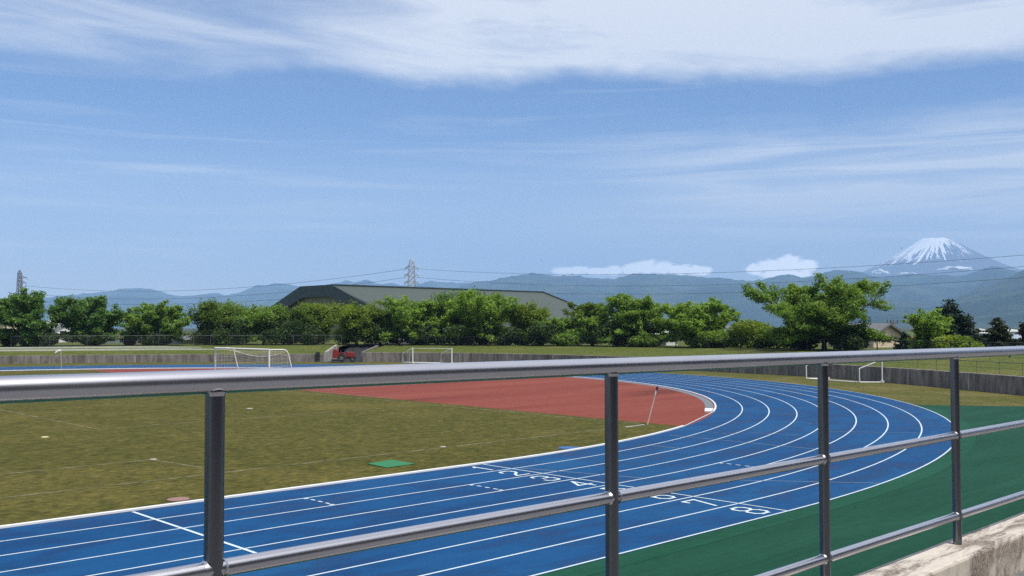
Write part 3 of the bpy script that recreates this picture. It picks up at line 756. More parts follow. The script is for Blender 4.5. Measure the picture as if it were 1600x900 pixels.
def bez(p0, p1, p2, n):
    t = np.linspace(0, 1, n)[:, None]; return (1-t)**2*p0+2*t*(1-t)*p1+t*t*p2

def broad_tree(name, label, base, H, Rad, leaf_m, n_leaf, lsize, style='cherry', group=None, low=0.12):
    base = np.asarray(base, float); root = thing(name, label, 'tree', base, group)
    trunk = MB(); C = []
    nl = (15 if Rad > 5.5 else 11) if style == 'cherry' else 12
    fork = base+np.array([rng.normal()*0.1, rng.normal()*0.1, H*(0.16 if style == 'cherry' else 0.22)])
    tr = 0.028*H+0.06
    trunk.tube([base-np.array((0, 0, 0.15)), (base+fork)/2+np.array((rng.normal()*0.06, rng.normal()*0.06, 0)), fork], [tr*1.35, tr, tr*0.9], 9)
    limbs = []
    a0 = rng.uniform(0, 6.28)
    for i in range(nl):
        az = a0+i*2*math.pi/nl*1.0+rng.normal()*0.25
        if style == 'cherry':
            hf = rng.uniform(0.5, 0.98) if i % 3 else rng.uniform(0.9, 1.02)
            rr = Rad*(rng.uniform(0.72, 0.98) if hf < 0.85 else rng.uniform(0.15, 0.6))
        else:
            hf = rng.uniform(0.55, 0.98); rr = Rad*math.sqrt(max(0.05, 1-((hf-0.5)/0.52)**2))*rng.uniform(0.6, 0.9)
        end = base+np.array([math.cos(az)*rr, math.sin(az)*rr, H*hf*0.96])
        mid = fork*0.45+end*0.55+np.array([math.cos(az)*rr*0.12, math.sin(az)*rr*0.12, H*(0.10 if style == 'cherry' else 0.05)])
        P = bez(fork, mid, end, 7); limbs.append(P)
        trunk.tube(P, list(np.linspace(tr*0.6, 0.02, 7)), 6)
    subs = []
    for P in limbs:
        ln = np.linalg.norm(P[-1]-P[0])
        for t in np.concatenate([rng.uniform(0.2, 1.0, 12), [1.0]]):
            k = min(5.999, t*6); i0 = int(k); p = P[i0]*(1-(k-i0))+P[i0+1]*(k-i0)
            out = P[-1]-P[0]; out = out/np.linalg.norm(out)
            dv = out*0.6+rng.normal(size=3)*np.array([0.75, 0.75, 0.32]); dv[2] += 0.05 if style == 'cherry' else 0.12
            dv /= np.linalg.norm(dv); L = ln*rng.uniform(0.2, 0.42)*(1.0 if t < 0.99 else 0.6)
            q = p+dv*L; q[2] = max(q[2], base[2]+H*low)
            subs.append((p, (p+q)/2+np.array((0, 0, 0.06*L)), q))
            trunk.tube([p, (p+q)/2+np.array((0, 0, 0.06*L)), q], [0.03, 0.02, 0.008], 4)
            if rng.random() < (0.45 if style == 'cherry' else 0.2):     # upright sprig
                s_ = q+np.array([rng.normal()*0.25, rng.normal()*0.25, H*rng.uniform(0.08, 0.2)]); 
                if s_[2] < base[2]+H*1.05: subs.append((q, (q+s_)/2, s_)); trunk.tube([q, s_], [0.015, 0.006], 4)
    # drooping lower skirt branches
    for i in range(int(nl*1.9)):
        az = rng.uniform(0, 6.28); rr = Rad*rng.uniform(0.45, 0.98)
        q = base+np.array([math.cos(az)*rr, math.sin(az)*rr, H*rng.uniform(low, 0.38)])
        subs.append((fork, (fork+q)/2+np.array((0, 0, 0.12*H)), q)); trunk.tube(bez(fork, (fork+q)/2+np.array((0, 0, 0.2*H)), q, 5), [0.05, 0.04, 0.03, 0.02, 0.01], 4)
    lens = np.array([np.linalg.norm(c-a) for a, b, c in subs]); w = (lens+0.4)/np.sum(lens+0.4)
    cnt = rng.multinomial(n_leaf, w); spread = (0.042 if style == 'cherry' else 0.062)*H
    for (a, b, c), m_ in zip(subs, cnt):
        t = np.sqrt(rng.uniform(0.02, 1.05, m_))[:, None]
        p = (1-t)**2*a+2*t*(1-t)*b+t*t*c
        C.append(p+rng.normal(size=(m_, 3))*np.array([spread, spread, spread*(0.55 if style == 'cherry' else 0.8)]))
    C = np.concatenate(C); C = C[C[:, 2] > base[2]+0.15]
    trunk.build('trunk', M['bark'], root); leaf_mesh(C, lsize, 'crown', leaf_m, root); return root

def conifer(name, label, base, H, Rad, leaf_m, n_leaf, lsize, ragged=0.25, group=None, lean=0.0):
    base = np.asarray(base, float); root = thing(name, label, 'tree', base, group); trunk = MB()
    top = base+np.array([lean, 0, H]); trunk.tube([base-np.array((0, 0, .1)), (base+top)/2, top], [0.03*H, 0.018*H, 0.01], 8)
    nw = 13; C = []; tot = []
    for i in range(nw):
        f = 0.1+0.88*(i/(nw-1)); L0 = Rad*(1-f)**0.8+0.12
        nb = 9 if f < 0.7 else 6
        for k in range(nb):
            az = rng.uniform(0, 6.28); L = L0*rng.uniform(1-2*ragged, 1.08)
            p = base+(top-base)*f; q = p+np.array([math.cos(az)*L, math.sin(az)*L, -0.05*L+0.1*rng.normal()*L])
            trunk.tube([p, q], [0.03, 0.008], 4); tot.append((p, q, L))
    w = np.array([l**1.5 for _, _, l in tot]); cnt = rng.multinomial(n_leaf, w/w.sum())
    for (p, q, L), m_ in zip(tot, cnt):
        t = np.sqrt(rng.uniform(0.03, 1.03, m_))[:, None]
        sp = 0.06*H*np.ones(3); sp[2] *= 0.42
        C.append(p+(q-p)*t+rng.normal(size=(m_, 3))*sp*(0.35+0.65*(1-t*0.5)))
    trunk.build('trunk', M['bark'], root); leaf_mesh(np.concatenate(C), lsize, 'crown', leaf_m, root, 0.8, None, 0.4); return root

def shrub(label, base, H, Rad, leaf_m, n_leaf, lsize, group=None):
    base = np.asarray(base, float); root = thing('shrub', label, 'shrub', base, group); stem = MB(); C = []
    nb = 9
    for k in range(nb):
        az = rng.uniform(0, 6.28); r_ = Rad*rng.uniform(0.1, 0.75); h = H*rng.uniform(0.45, 0.92)
        q = base+np.array([math.cos(az)*r_, math.sin(az)*r_, h]); stem.tube([base-np.array((0, 0, .05)), (base+q)/2+np.array((0, 0, .1*H)), q], [0.035, 0.025, 0.01], 5)
        m_ = n_leaf//nb; d_ = rng.normal(size=(m_, 3)); d_ /= np.linalg.norm(d_, axis=1)[:, None]
        rad = rng.uniform(0.3, 1, m_)[:, None]**0.5*np.array([Rad*0.42, Rad*0.42, H*0.3]); c = q*1.0; c[2] = base[2]+max(h-H*0.25, H*0.3)
        C.append(c+d_*rad)
    C = np.concatenate(C); C = C[C[:, 2] > base[2]+0.03]
    stem.build('stems', M['bark'], root); leaf_mesh(C, lsize, 'foliage', leaf_m, root, 0.4); return root

def place(u, rad, hw, vtop, z0=1.68):
    b = at_radius(u, rad, z0); dp = depth(b); return b, zof(vtop, dp)-z0, hw*dp/F_PX
GT = 'row of trees along the top of the bank'
TREES = [
 # u, ring radius, half width px, top v, kind, leaf, label
 (-62, 68, 40, 470, 'cherry', 'lf_dark', 'dark tree cut by the left edge of the view'),
 (38, 68, 56, 459, 'cherry', 'lf_dark', 'broad dark cherry tree in front of the cream house, below the left pylon'),
 (140, 69, 55, 461, 'cherry', 'lf_dark', 'dark spreading cherry tree with high sprigs right of the cream house'),
 (247, 68, 57, 474, 'cherry', 'lf_mid', 'wide cherry tree standing alone left of the open gap in the row'),
 (338, 69, 34, 471, 'round', 'lf_olive', 'yellowish tree at the left end of the dense clump, right of the gap'),
 (372, 74, 30, 467, 'round', 'lf_mid', 'green tree rising behind the left end of the dense clump'),
 (412, 69, 42, 478, 'round', 'lf_mid', 'green tree between the yellowish end tree and the gymnasium gable'),
 (456, 70, 30, 480, 'round', 'lf_olive', 'olive tree under the left slope of the gymnasium gable'),
 (492, 72, 20, 474, 'round', 'lf_yellow', 'yellow green tree in front of the middle of the gymnasium gable'),
 (557, 67.5, 32, 472, 'round', 'lf_yellow', 'bright yellow green tree directly behind the red tractor'),
 (594, 70, 28, 486, 'round', 'lf_olive', 'small olive tree just right of the tree behind the tractor'),
 (648, 68, 52, 468, 'cherry', 'lf_light', 'light green cherry tree in front of the roof below the lattice pylon'),
 (714, 72, 34, 451, 'round', 'lf_dark', 'tall dark green tree reaching above the gymnasium ridge'),
 (752, 68, 46, 464, 'cherry', 'lf_light', 'light green cherry tree overlapping the tall dark one on its right'),
 (824, 69, 32, 477, 'round', 'lf_yellow', 'round yellow tree in front of the right half of the gymnasium roof'),
 (872, 68, 38, 499, 'round', 'lf_mid', 'low green tree under the right end of the gymnasium eave'),
 (925, 69, 36, 476, 'cherry', 'lf_olive', 'olive cherry tree just right of the gymnasium roof end'),
 (985, 68, 54, 465, 'cherry', 'lf_mid', 'green cherry tree with spiky top between gymnasium and white shed'),
 (1086, 68, 56, 473, 'cherry', 'lf_light', 'light green cherry tree just right of the white shed'),
 (1288, 67, 96, 438, 'cherry', 'lf_mid', 'largest cherry tree, tallest in the row, left of the beige house'),
]
for (u, rad, hw, vt, kind, lm, lab) in TREES:
    b, H, Rd = place(u, rad, hw, vt)
    big = hw > 80
    solo = u < 300
    n = int(30000*min(2.8, max(0.6, (hw*2*(540-vt))/7600.0))); ls = 0.125 if big else 0.15
    broad_tree('cherry_tree' if kind == 'cherry' else 'broadleaf_tree', lab, b, H*(0.91 if big or solo else 0.95), Rd*(1.05 if big else 1.0 if solo else 1.28), M[lm], n, ls, kind, GT, 0.1 if kind == 'cherry' else 0.13)
# trees beyond the fence on the right
b, H, Rd = place(1450, 72, 32, 494); broad_tree('broadleaf_tree', 'light green tree at the foot of the blue conifer on the right', b, H, Rd, M['lf_light'], 7000, 0.15, 'cherry', 'trees beyond the fence on the right')
b, H, Rd = place(1482, 80, 44, 469); conifer('conifer', 'pointed blue green conifer, tallest on the right below the snowy mountain', b, H, Rd*1.25, M['lf_con'], 14000, 0.2, 0.12, 'trees beyond the fence on the right')
b, H, Rd = place(1510, 86, 30, 492); conifer('pine_tree', 'brownish ragged pine leaning out right of the blue green conifer', b, H, Rd, M['lf_pine'], 4500, 0.2, 0.35, 'trees beyond the fence on the right', 0.5)
b, H, Rd = place(1558, 84, 30, 498); conifer('conifer', 'short dark conifer between the grey and blue grey roofs', b, H, Rd, M['lf_pine'], 8000, 0.2, 0.2, 'trees beyond the fence on the right')
b, H, Rd = place(1413, 76, 16, 520); conifer('conifer', 'small dark conifer beside the utility pole', b, H, Rd, M['lf_con'], 2500, 0.16, 0.3, 'trees beyond the fence on the right')
b, H, Rd = place(1610, 95, 20, 507); broad_tree('broadleaf_tree', 'brownish tree at the right edge behind the blue grey roof', b, H, Rd, M['lf_purple'], 3000, 0.2, 'round', 'trees beyond the fence on the right')
GS = 'shrubs under the trees on the bank'
SH = [(1168, 69, 42, 501, 'lf_yellow', 'yellowish shrub in the dip left of the largest cherry tree'),
      (1215, 70, 30, 512, 'lf_olive', 'olive shrub under the left limbs of the largest cherry tree'),
      (1500, 69, 34, 524, 'lf_yellow', 'low yellow green shrub in front of the blue conifer'),
      (1136, 72, 26, 520, 'lf_olive', 'low olive shrub behind the black fence left of the yellowish one'),
      (12, 71, 14, 520, 'lf_yellow', 'pale yellow shrub at the far left edge'),
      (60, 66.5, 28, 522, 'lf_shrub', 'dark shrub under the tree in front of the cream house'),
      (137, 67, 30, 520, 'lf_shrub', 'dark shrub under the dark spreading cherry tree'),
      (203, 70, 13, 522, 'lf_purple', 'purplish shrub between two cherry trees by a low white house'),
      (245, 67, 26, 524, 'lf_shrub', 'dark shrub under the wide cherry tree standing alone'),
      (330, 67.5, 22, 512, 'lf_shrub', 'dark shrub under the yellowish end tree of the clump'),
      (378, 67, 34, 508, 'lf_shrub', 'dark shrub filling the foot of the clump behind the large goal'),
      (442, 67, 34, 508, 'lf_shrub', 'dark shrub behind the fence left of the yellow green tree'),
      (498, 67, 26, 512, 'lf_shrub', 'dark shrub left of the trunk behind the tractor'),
      (546, 71, 24, 508, 'lf_shrub', 'dark shrub added for the shade at the back of the gap'),  # extra shrub filling in the tree shade behind the gap
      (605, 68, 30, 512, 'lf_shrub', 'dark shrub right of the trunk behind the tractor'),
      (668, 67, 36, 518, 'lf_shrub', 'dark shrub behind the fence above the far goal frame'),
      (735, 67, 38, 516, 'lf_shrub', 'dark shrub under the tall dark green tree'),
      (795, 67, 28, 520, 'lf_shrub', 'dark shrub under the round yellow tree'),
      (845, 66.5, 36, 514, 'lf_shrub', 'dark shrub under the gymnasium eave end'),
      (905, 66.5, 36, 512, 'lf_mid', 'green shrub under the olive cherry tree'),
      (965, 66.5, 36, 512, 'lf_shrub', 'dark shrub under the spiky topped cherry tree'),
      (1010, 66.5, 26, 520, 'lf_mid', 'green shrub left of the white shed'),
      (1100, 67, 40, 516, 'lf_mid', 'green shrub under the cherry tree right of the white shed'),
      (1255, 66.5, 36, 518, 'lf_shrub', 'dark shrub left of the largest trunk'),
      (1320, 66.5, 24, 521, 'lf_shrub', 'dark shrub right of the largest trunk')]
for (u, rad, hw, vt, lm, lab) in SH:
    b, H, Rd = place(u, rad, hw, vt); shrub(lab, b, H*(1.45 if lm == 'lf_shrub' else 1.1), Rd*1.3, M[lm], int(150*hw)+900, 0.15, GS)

# ------------------------------------------------------------------ gymnasium
def gym():
    x0, x1 = 75.9, 128.7; ye0, yt0, yt1, ye1 = 105.25, 124.05, 134.35, 153.15; zt_, ze = 11.34, 5.4
    root = thing('gymnasium', 'large gymnasium with long olive roof and dark trapezoid gable', 'building', (x0, 129.0, 1.6))
    th = 0.3
    prof = [(ye0, ze), (yt0, zt_), (yt1, zt_), (ye1, ze)]
    g = MB(); outer = [(x0, y, z) for y, z in prof]+[(x0, y, z-th) for y, z in reversed(prof)]
    g.prism(outer, (x1-x0, 0, 0)); g.build('roof', M['gymroof'], root)
    # dark gable band
    k = 1.95
    inner = [(ye0+k*3.2, ze-0.3), (yt0+0.75, zt_-k), (yt1-0.75, zt_-k), (ye1-k*3.2, ze-0.3)]
    g = MB(); xx = x0-0.35
    po = [(ye0-0.2, ze-0.35), (yt0, zt_+0.12), (yt1, zt_+0.12), (ye1+0.2, ze-0.35)]
    vs = [(xx, *p) for p in po]+[(xx, *p) for p in inner]+[(x0-0.02, *p) for p in po]+[(x0-0.02, *p) for p in inner]
    fs = []
    for i in range(3):
        fs += [(i, i+1, i+5, i+4), (i+8, i+12, i+13, i+9), (i, i+8, i+9, i+1), (i+4, i+5, i+13, i+12)]
    fs += [(0, 4, 12, 8), (3, 11, 15, 7)]
    g.add(vs, fs); g.build('gable_fascia', M['gymdark'], root)
    g = MB(); g.prism([(x0+0.5, y, z) for y, z in [(ye0+1.0, 1.6), (ye0+1.0, ze-0.4), (yt0, zt_-0.6), (yt1, zt_-0.6), (ye1-1.0, ze-0.4), (ye1-1.0, 1.6)]], (0.4, 0, 0)); wl = g.build('gable_wall', M['gymwall'], root)
    wn = MB().box((x0+0.42, 125.4, 6.7), (x0+0.52, 126.6, 8.1)).build('window', M['gymdark'], root); MB().box((x0+0.405, 125.5, 6.8), (x0+0.43, 126.5, 8.0)).build('pane', M['glass'], wn)
    MB().box((x0+0.9, ye0+1.1, 1.6), (x1-0.6, ye0+1.4, ze-0.02)).build('side_wall', M['gympale'], root)
    MB().box((x1-0.6, ye0+1.1, 1.6), (x1-0.3, ye1-1.1, ze-0.1)).build('end_wall', M['gympale'], root)
    g = MB(); g.box((x0-0.3, yt0-0.25, zt_+0.005), (x1+0.1, yt0+0.25, zt_+0.2)); g.build('ridge_cap', M['gymdark'], root)
    g = MB(); g.prism([(x1, ye0-0.1, ze-0.1), (x1, ye0-0.1, ze+0.2), (x1, yt0, zt_+0.24), (x1, yt1, zt_+0.24), (x1, ye1, ze+0.2), (x1, ye1, ze-0.1), (x1, yt1, zt_-0.1), (x1, yt0, zt_-0.1)], (0.4, 0, 0)); g.build('end_trim', M['gymdark'], root)
    MB().box((x0, ye0-0.2, ze-0.32), (x1, ye0+0.0, ze-0.02)).build('gutter', M['gymdark'], root)
gym()

# ------------------------------------------------------------------ houses, pole
def house(label, c, w, d, hw, hr_, yaw, wm, rm, hip=False, win=True, name='house', z0=1.65, over=0.45):
    root = thing(name, label, 'house', (c[0], c[1], z0)); X = Matrix.Translation((c[0], c[1], z0)) @ Matrix.Rotation(yaw, 4, 'Z')
    MB().box((-w/2, -d/2, -0.1), (w/2, d/2, hw), X).build('wall', wm, root)
    if not hip:   # gable faces -y (towards the viewer when yaw turns it so)
        g = MB(); g.prism([X @ Vector(p) for p in ((-w/2, -d/2+0.02, hw+0.001), (w/2, -d/2+0.02, hw+0.001), (0, -d/2+0.02, hw+hr_))], (X.to_3x3() @ Vector((0, d-0.04, 0)))); g.build('gable', wm, root)
        s = hr_/(w/2); e = over
        po = [(-w/2-e, hw-e*s+0.01), (0, hw+hr_+0.01), (w/2+e, hw-e*s+0.01), (w/2+e, hw-e*s+0.2), (0, hw+hr_+0.22), (-w/2-e, hw-e*s+0.2)]
        g = MB(); g.prism([X @ Vector((x, -d/2-e, z)) for x, z in po], X.to_3x3() @ Vector((0, d+2*e, 0))); g.build('roof', rm, root)
    else:
        e = over; k = min(w, d)*0.5
        b_ = [(-w/2-e, -d/2-e, hw+.01), (w/2+e, -d/2-e, hw+.01), (w/2+e, d/2+e, hw+.01), (-w/2-e, d/2+e, hw+.01)]
        r_ = [(-w/2+k, 0, hw+hr_), (w/2-k+0.02, 0, hw+hr_)]
        g = MB(); g.add([X @ Vector(p) for p in b_+r_], [(3, 2, 1, 0), (0, 1, 5, 4), (1, 2, 5), (2, 3, 4, 5), (3, 0, 4)]); g.build('roof', rm, root)
    if win:
        for xx in (-w*0.24, w*0.22):
            f = MB().box((xx-0.55, -d/2-0.03, hw*0.42), (xx+0.55, -d/2+0.05, hw*0.8), X).build('window', M['w_white'], root)
            MB().box((xx-0.48, -d/2-0.045, hw*0.45), (xx+0.48, -d/2-0.02, hw*0.77), X).build('pane', M['glass'], f)
    return root
face = lambda p: math.atan2(p[1]-CAM[1], p[0]-CAM[0])-math.pi/2
def hput(label, u, dist, wpx, vbase, vtop, roof_frac, wm, rm, turn=0.0, hip=False, d=6.0, win=True):
    p = CAM[:2]+dist*(ray(u, 510)[:2]/np.hypot(*ray(u, 510)[:2])); dp = depth((*p, 2)); w = wpx*dp/F_PX
    H = zof(vtop, dp)-1.65; return house(label, p, w, d, H*(1-roof_frac), H*roof_frac, face(p)+turn, wm, rm, hip, win)
hput('cream house half hidden behind the leftmost trees', 30, 158, 62, 536, 492, 0.3, M['w_cream'], M['r_brown'])
hput('white house between the two leftmost cherry trees', 97, 165, 46, 534, 498, 0.35, M['w_white'], M['r_white'], 0.4)
hput('low white house with dark roof between two cherry trees on the left', 178, 150, 40, 534, 520, 0.45, M['w_white'], M['r_brown'], 0.2, True)
hput('low white house with pale grey roof beside the purplish shrub', 219, 158, 30, 534, 518, 0.4, M['w_white'], M['r_pale'], 0.1, True)
hput('dark roofed grey shed in the gap of the tree row', 297, 140, 46, 534, 523, 0.5, M['w_grey'], M['r_grey'], 0.3, True, 6, False)
hput('white shed glimpsed through the trees right of the gymnasium', 1037, 118, 20, 537, 518, 0.3, M['w_white'], M['r_white'], 0.5, False, 4)
hput('beige gabled house partly behind the largest cherry tree', 1350, 112, 66, 545, 509, 0.42, M['w_beige'], M['r_grey'], 0.9, False, 6.0, False)
hput('small house with red tiled roof right of the beige house', 1405, 150, 44, 540, 524, 0.5, M['w_beige'], M['r_red'], 0.2, True)
hput('far house with brown roof behind the utility pole', 1385, 210, 60, 540, 519, 0.4, M['w_grey'], M['r_brown'], 0.1, True)
hput('blue grey roofed house at the right edge', 1600, 128, 84, 548, 522, 0.5, M['w_white'], M['r_blue'], 0.25, True)
hput('pale grey roofed house left of the blue grey roof', 1530, 170, 56, 545, 514, 0.4, M['w_grey'], M['r_pale'], 0.2, True)
hput('far white building in the dip left of the yellowish shrub', 1142, 230, 26, 530, 508, 0.3, M['w_white'], M['r_grey'], 0.1, True)
hput('far pale house behind the short dark conifer', 1575, 240, 50, 540, 515, 0.35, M['w_white'], M['r_pale'], 0.1, True)
def upole():
    p = CAM[:2]+118*(ray(1396.5, 510)[:2]/np.hypot(*ray(1396.5, 510)[:2])); dp = depth((*p, 2)); zt_ = zof(500.5, dp)
    root = thing('utility_pole', 'slim utility pole with crossarm right of the beige house', 'utility pole', (p[0], p[1], 1.65))
    MB().tube([(p[0], p[1], 1.5), (p[0], p[1], zt_)], [0.16, 0.11], 10).build('pole', M['pole'], root)
    d_ = np.array(_r[:2]); a = p-d_*0.75; b_ = p+d_*0.4
    MB().tube([(*a, zt_-0.35), (*b_, zt_-0.35)], 0.06, 6).build('crossarm', M['tdark'], root)
    MB().tube([(*(p-d_*0.1), zt_-0.3), (*(p-d_*1.1), zt_-0.45)], 0.035, 6).build('bracket', M['tdark'], root)
    for q in (a, p-d_*0.35, b_): MB().tube([(*q, zt_-0.3), (*q, zt_-0.02)], 0.06, 6).build('insulator', M['tdark'], root)
    c_ = p+d_*0.25; MB().tube([(*c_, zt_-1.5), (*c_, zt_-0.8)], 0.16, 10).build('transformer', M['tdark'], root)
    s_ = p+d_*0.05; MB().box((-0.12, -0.12, 0), (0.12, 0.12, 0.35), Matrix.Translation((s_[0], s_[1], zt_-2.4))).build('meter_box', M['tdark'], root)
upole()

# ------------------------------------------------------------------ pylons and lines
def pylon(label, base, H, m, wb, wt, arms, mem=0.13, yaw=0.0):
    root = thing('power_pylon', label, 'pylon', base, 'lattice power pylons'); X = Matrix.Translation(Vector(base)) @ Matrix.Rotation(yaw, 4, 'Z')
    hw = lambda z: (wb+(wt-wb)*min(1, z/(H*0.95)))/2
    g = MB(); zs = list(np.linspace(0, H*0.95, 15)); T = lambda p: X @ Vector(p)
    for sx in (-1, 1):
        for sy in (-1, 1): g.tube([T((sx*hw(z), sy*hw(z), z)) for z in zs]+[T((0, 0, H))], mem, 5)
    for z0, z1 in zip(zs[:-1], zs[1:]):
        a, b_ = hw(z0), hw(z1)
        for (p, q) in (((-1, -1), (1, -1)), ((1, -1), (1, 1)), ((1, 1), (-1, 1)), ((-1, 1), (-1, -1))):
            g.tube([T((p[0]*a, p[1]*a, z0)), T((q[0]*b_, q[1]*b_, z1))], mem*0.65, 4); g.tube([T((q[0]*a, q[1]*a, z0)), T((p[0]*b_, p[1]*b_, z1))], mem*0.65, 4)
            g.tube([T((p[0]*b_, p[1]*b_, z1)), T((q[0]*b_, q[1]*b_, z1))], mem*0.65, 4)
    g.build('lattice_tower', m, root)
    for (fz, la, lb) in arms:
        for s, L in ((-1, la), (1, lb)):
            if not L: continue
            g = MB(); z = H*fz; w = hw(z); tip = T((s*L, 0, z+0.2))
            for sy in (-1, 1): g.tube([T((s*w, sy*w, z)), tip], mem*0.75, 4); g.tube([T((s*w, sy*w, z+H*0.035)), tip], mem*0.75, 4)
            g.tube([T((s*(w+L)/2, 0, z+0.1)), T((s*w, w, z+H*0.035))], mem*0.6, 4)
            arm = g.build('crossarm', m, root)
            g = MB(); g.tube([tip, tip-Vector((0, 0, 1.4))], 0.13, 5); g.build('insulator', m, arm)
    return root
yawp = -YAW
PC = np.array((257.78, 336.57, 1.5)); PL = np.array((173.3, 624.7, 0.0))
pylon('pale lattice pylon rising behind the gymnasium roof', PC, 34.7, M['pylon'], 5.0, 2.2, [(0.86, 3.0, 3.0), (0.76, 3.2, 3.2), (0.66, 3.3, 3.3), (0.56, 3.3, 3.3), (0.46, 3.2, 3.2), (0.37, 3.2, 3.2)], 0.16, yawp)
pylon('darker distant pylon above the trees at the far left', PL, 40.0, M['pylon_dark'], 4.2, 1.8, [(0.87, 0, 4.6), (0.79, 0, 4.2), (0.70, 0, 4.4), (0.58, 4.6, 0)], 0.2, yawp)
PR = np.array((274.41, 31.53)); GW = 'power lines strung from the lattice pylons'
def wire(label, P0, P1, sag, rad):
    P0 = np.asarray(P0, float); P1 = np.asarray(P1, float); s_ = np.linspace(0, 1, 41)[:, None]
    P = P0+(P1-P0)*s_; P[:, 2:] -= 4*sag*s_*(1-s_)
    tag(MB().tube(P, rad, 5).build('power_line', M['cable']), label, 'power line', GW)
for nm, a, zr, sg in (('topmost', (259.6, 335.0, 31.15), 25.85, 5.43), ('middle', (259.7, 335.1, 27.2), 23.4, 6.52), ('lowest', (259.8, 335.2, 23.0), 20.0, 5.73)):
    wire(nm+' power line running right from the pale pylon towards the snowy mountain', a, (*PR, zr), sg, 0.055)
for nm, a, zr, sg in (('topmost', (256.2, 338.3, 31.15), 30.0, 6.5), ('middle', (256.3, 338.4, 27.2), 25.4, 6.5), ('lowest', (256.4, 338.5, 22.5), 21.0, 5.0)):
    wire(nm+' power line running left from the pale pylon to the distant one', a, (176.0, 622.9, zr), sg, 0.075)
def bird(label, p, sc, yaw):
    root = thing('bird', label, 'bird', p, 'distant birds'); X = Matrix.Translation(Vector(p)) @ Matrix.Rotation(yaw, 4, 'Z') @ Matrix.Scale(sc, 4)
    T = lambda q: X @ Vector(q)
    MB().tube([T((-0.2, 0, 0)), T((-0.1, 0, 0.01)), T((0.08, 0, 0.02)), T((0.2, 0, 0.03)), T((0.26, 0, 0.02))], [0.01*sc, 0.05*sc, 0.06*sc, 0.035*sc, 0.008*sc], 8).build('body', M['bird'], root)
    for s in (-1, 1):
        g = MB(); g.prism([T((0.1, s*0.03, 0.03)), T((0.13, s*0.28, 0.12)), T((0.02, s*0.55, 0.06)), T((-0.04, s*0.3, 0.1)), T((-0.06, s*0.03, 0.03))], (0, 0, 0.012)); g.build('wing', M['bird'], root)
bird('tiny bird in the sky left of the long cloud', at_depth(846, 407, 180), 0.5, 0.5)
bird('tiny bird beside the left slope of the snowy mountain', at_depth(1409, 388, 150), 0.6, 1.2)

# ------------------------------------------------------------------ mountains
def ridged(x, y, o=5, f=1.0):
    v = 0.0; a = 0.5; 
    for i in range(o):
        n_ = 1-abs(mnoise.noise(Vector((x*f, y*f, 3.7*i)))); v += a*n_*n_; a *= 0.5; f *= 2.1
    return v
def forest_mat(name, cols):
    m, nt, b = mat(name); f = noise(nt, coords(nt, (1, 1, 1)), 0.0026, 8, 0.7)
    c = ramp(nt, f, [(0.35, cols[0]), (0.5, cols[1]), (0.68, cols[2])]).outputs[0]
    nt.links.new(c, b.inputs['Base Color']); b.inputs['Roughness'].default_value = 1.0; b.inputs['Specular IOR Level'].default_value = 0.0
    return m
M['forest'] = forest_mat('forested_slope', [(0.008, 0.018, 0.012), (0.022, 0.038, 0.022), (0.075, 0.09, 0.05)])
def ridge(name, prof, D, front, back, na, seed, rough=0.2):
    us = [p[0] for p in prof]; A = np.linspace(azel(us[0], 480)[0], azel(us[-1], 480)[0], na)
    pa = [azel(u, v)[0] for u, v in prof]; pe = [math.tan(azel(u, v)[1]) for u, v in prof]
    crest = np.interp(A, pa, pe)*D
    T = np.concatenate([np.linspace(-1, 0, 34), np.linspace(0, 1, 8)[1:]])
    vs = []; m = len(T)
    for i, a in enumerate(A):
        jag = (ridged(a*60+seed, 0.3, 4)-0.55)*D*0.0035
        for t in T:
            dist = D+(t*front if t < 0 else t*back)
            x, y = CAM[0]+math.sin(a)*dist, CAM[1]+math.cos(a)*dist
            if t <= 0:
                s_ = 1+t; base = s_**1.15
                spur = (ridged(x/1400+seed, y/1400, 5)-0.55)*rough*crest[i]*(1-abs(2*s_-1)**1.5)*1.3
                h = crest[i]*base+jag*s_**3+spur
            else: h = (crest[i]+jag)*(1-t)
            vs.append((x, y, max(-3.0, h+CAM[2]*0.5) if t > -1 else -3.0))
    fs = [(i*m+j, (i+1)*m+j, (i+1)*m+j+1, i*m+j+1) for i in range(na-1) for j in range(m-1)]
    g = MB(); g.add(vs, fs, True); return struct(name, g, M['forest'])
FAR = [(-150, 480), (-40, 478), (30, 470), (90, 463), (120, 460), (158, 456), (186, 451.5), (235, 451), (262, 460), (282, 461.5), (316, 460), (336, 457.5), (352, 461.5), (366, 459), (400, 446), (440, 442.5), (468, 448), (505, 447), (530, 441), (541, 437), (549, 440), (556, 442), (570, 437.5), (579, 438.5), (592, 445), (611, 442.5), (626, 446), (646, 445), (673, 438.5), (700, 441), (716, 443), (732, 441), (790, 444), (900, 450), (1050, 458)]
MID = [(600, 478), (660, 466), (700, 455), (722, 446), (742, 440), (775, 436), (800, 431.5), (815, 428), (832, 427), (862, 430), (900, 430), (930, 434), (960, 436.5), (974, 431.5), (986, 428.5), (1010, 427), (1030, 428.5), (1055, 428), (1080, 431.5), (1102, 432.5), (1130, 434.5), (1165, 438.5), (1190, 437), (1215, 430.5), (1231, 428.5), (1252, 432.5), (1275, 431.5), (1290, 426), (1305, 421.5), (1322, 423.5), (1346, 424), (1360, 430.5), (1376, 435), (1400, 430.5), (1425, 429), (1452, 430.5), (1500, 430), (1520, 426), (1536, 420), (1557, 416.5), (1576, 422), (1600, 424), (1660, 425), (1800, 432)]
NEAR = [(880, 492), (930, 476), (962, 462), (986, 452.5), (1015, 447.5), (1040, 452), (1066, 454.5), (1090, 450.5), (1116, 446.5), (1140, 444), (1166, 448), (1190, 452.5), (1250, 461), (1320, 468), (1400, 478), (1500, 488), (1600, 494)]
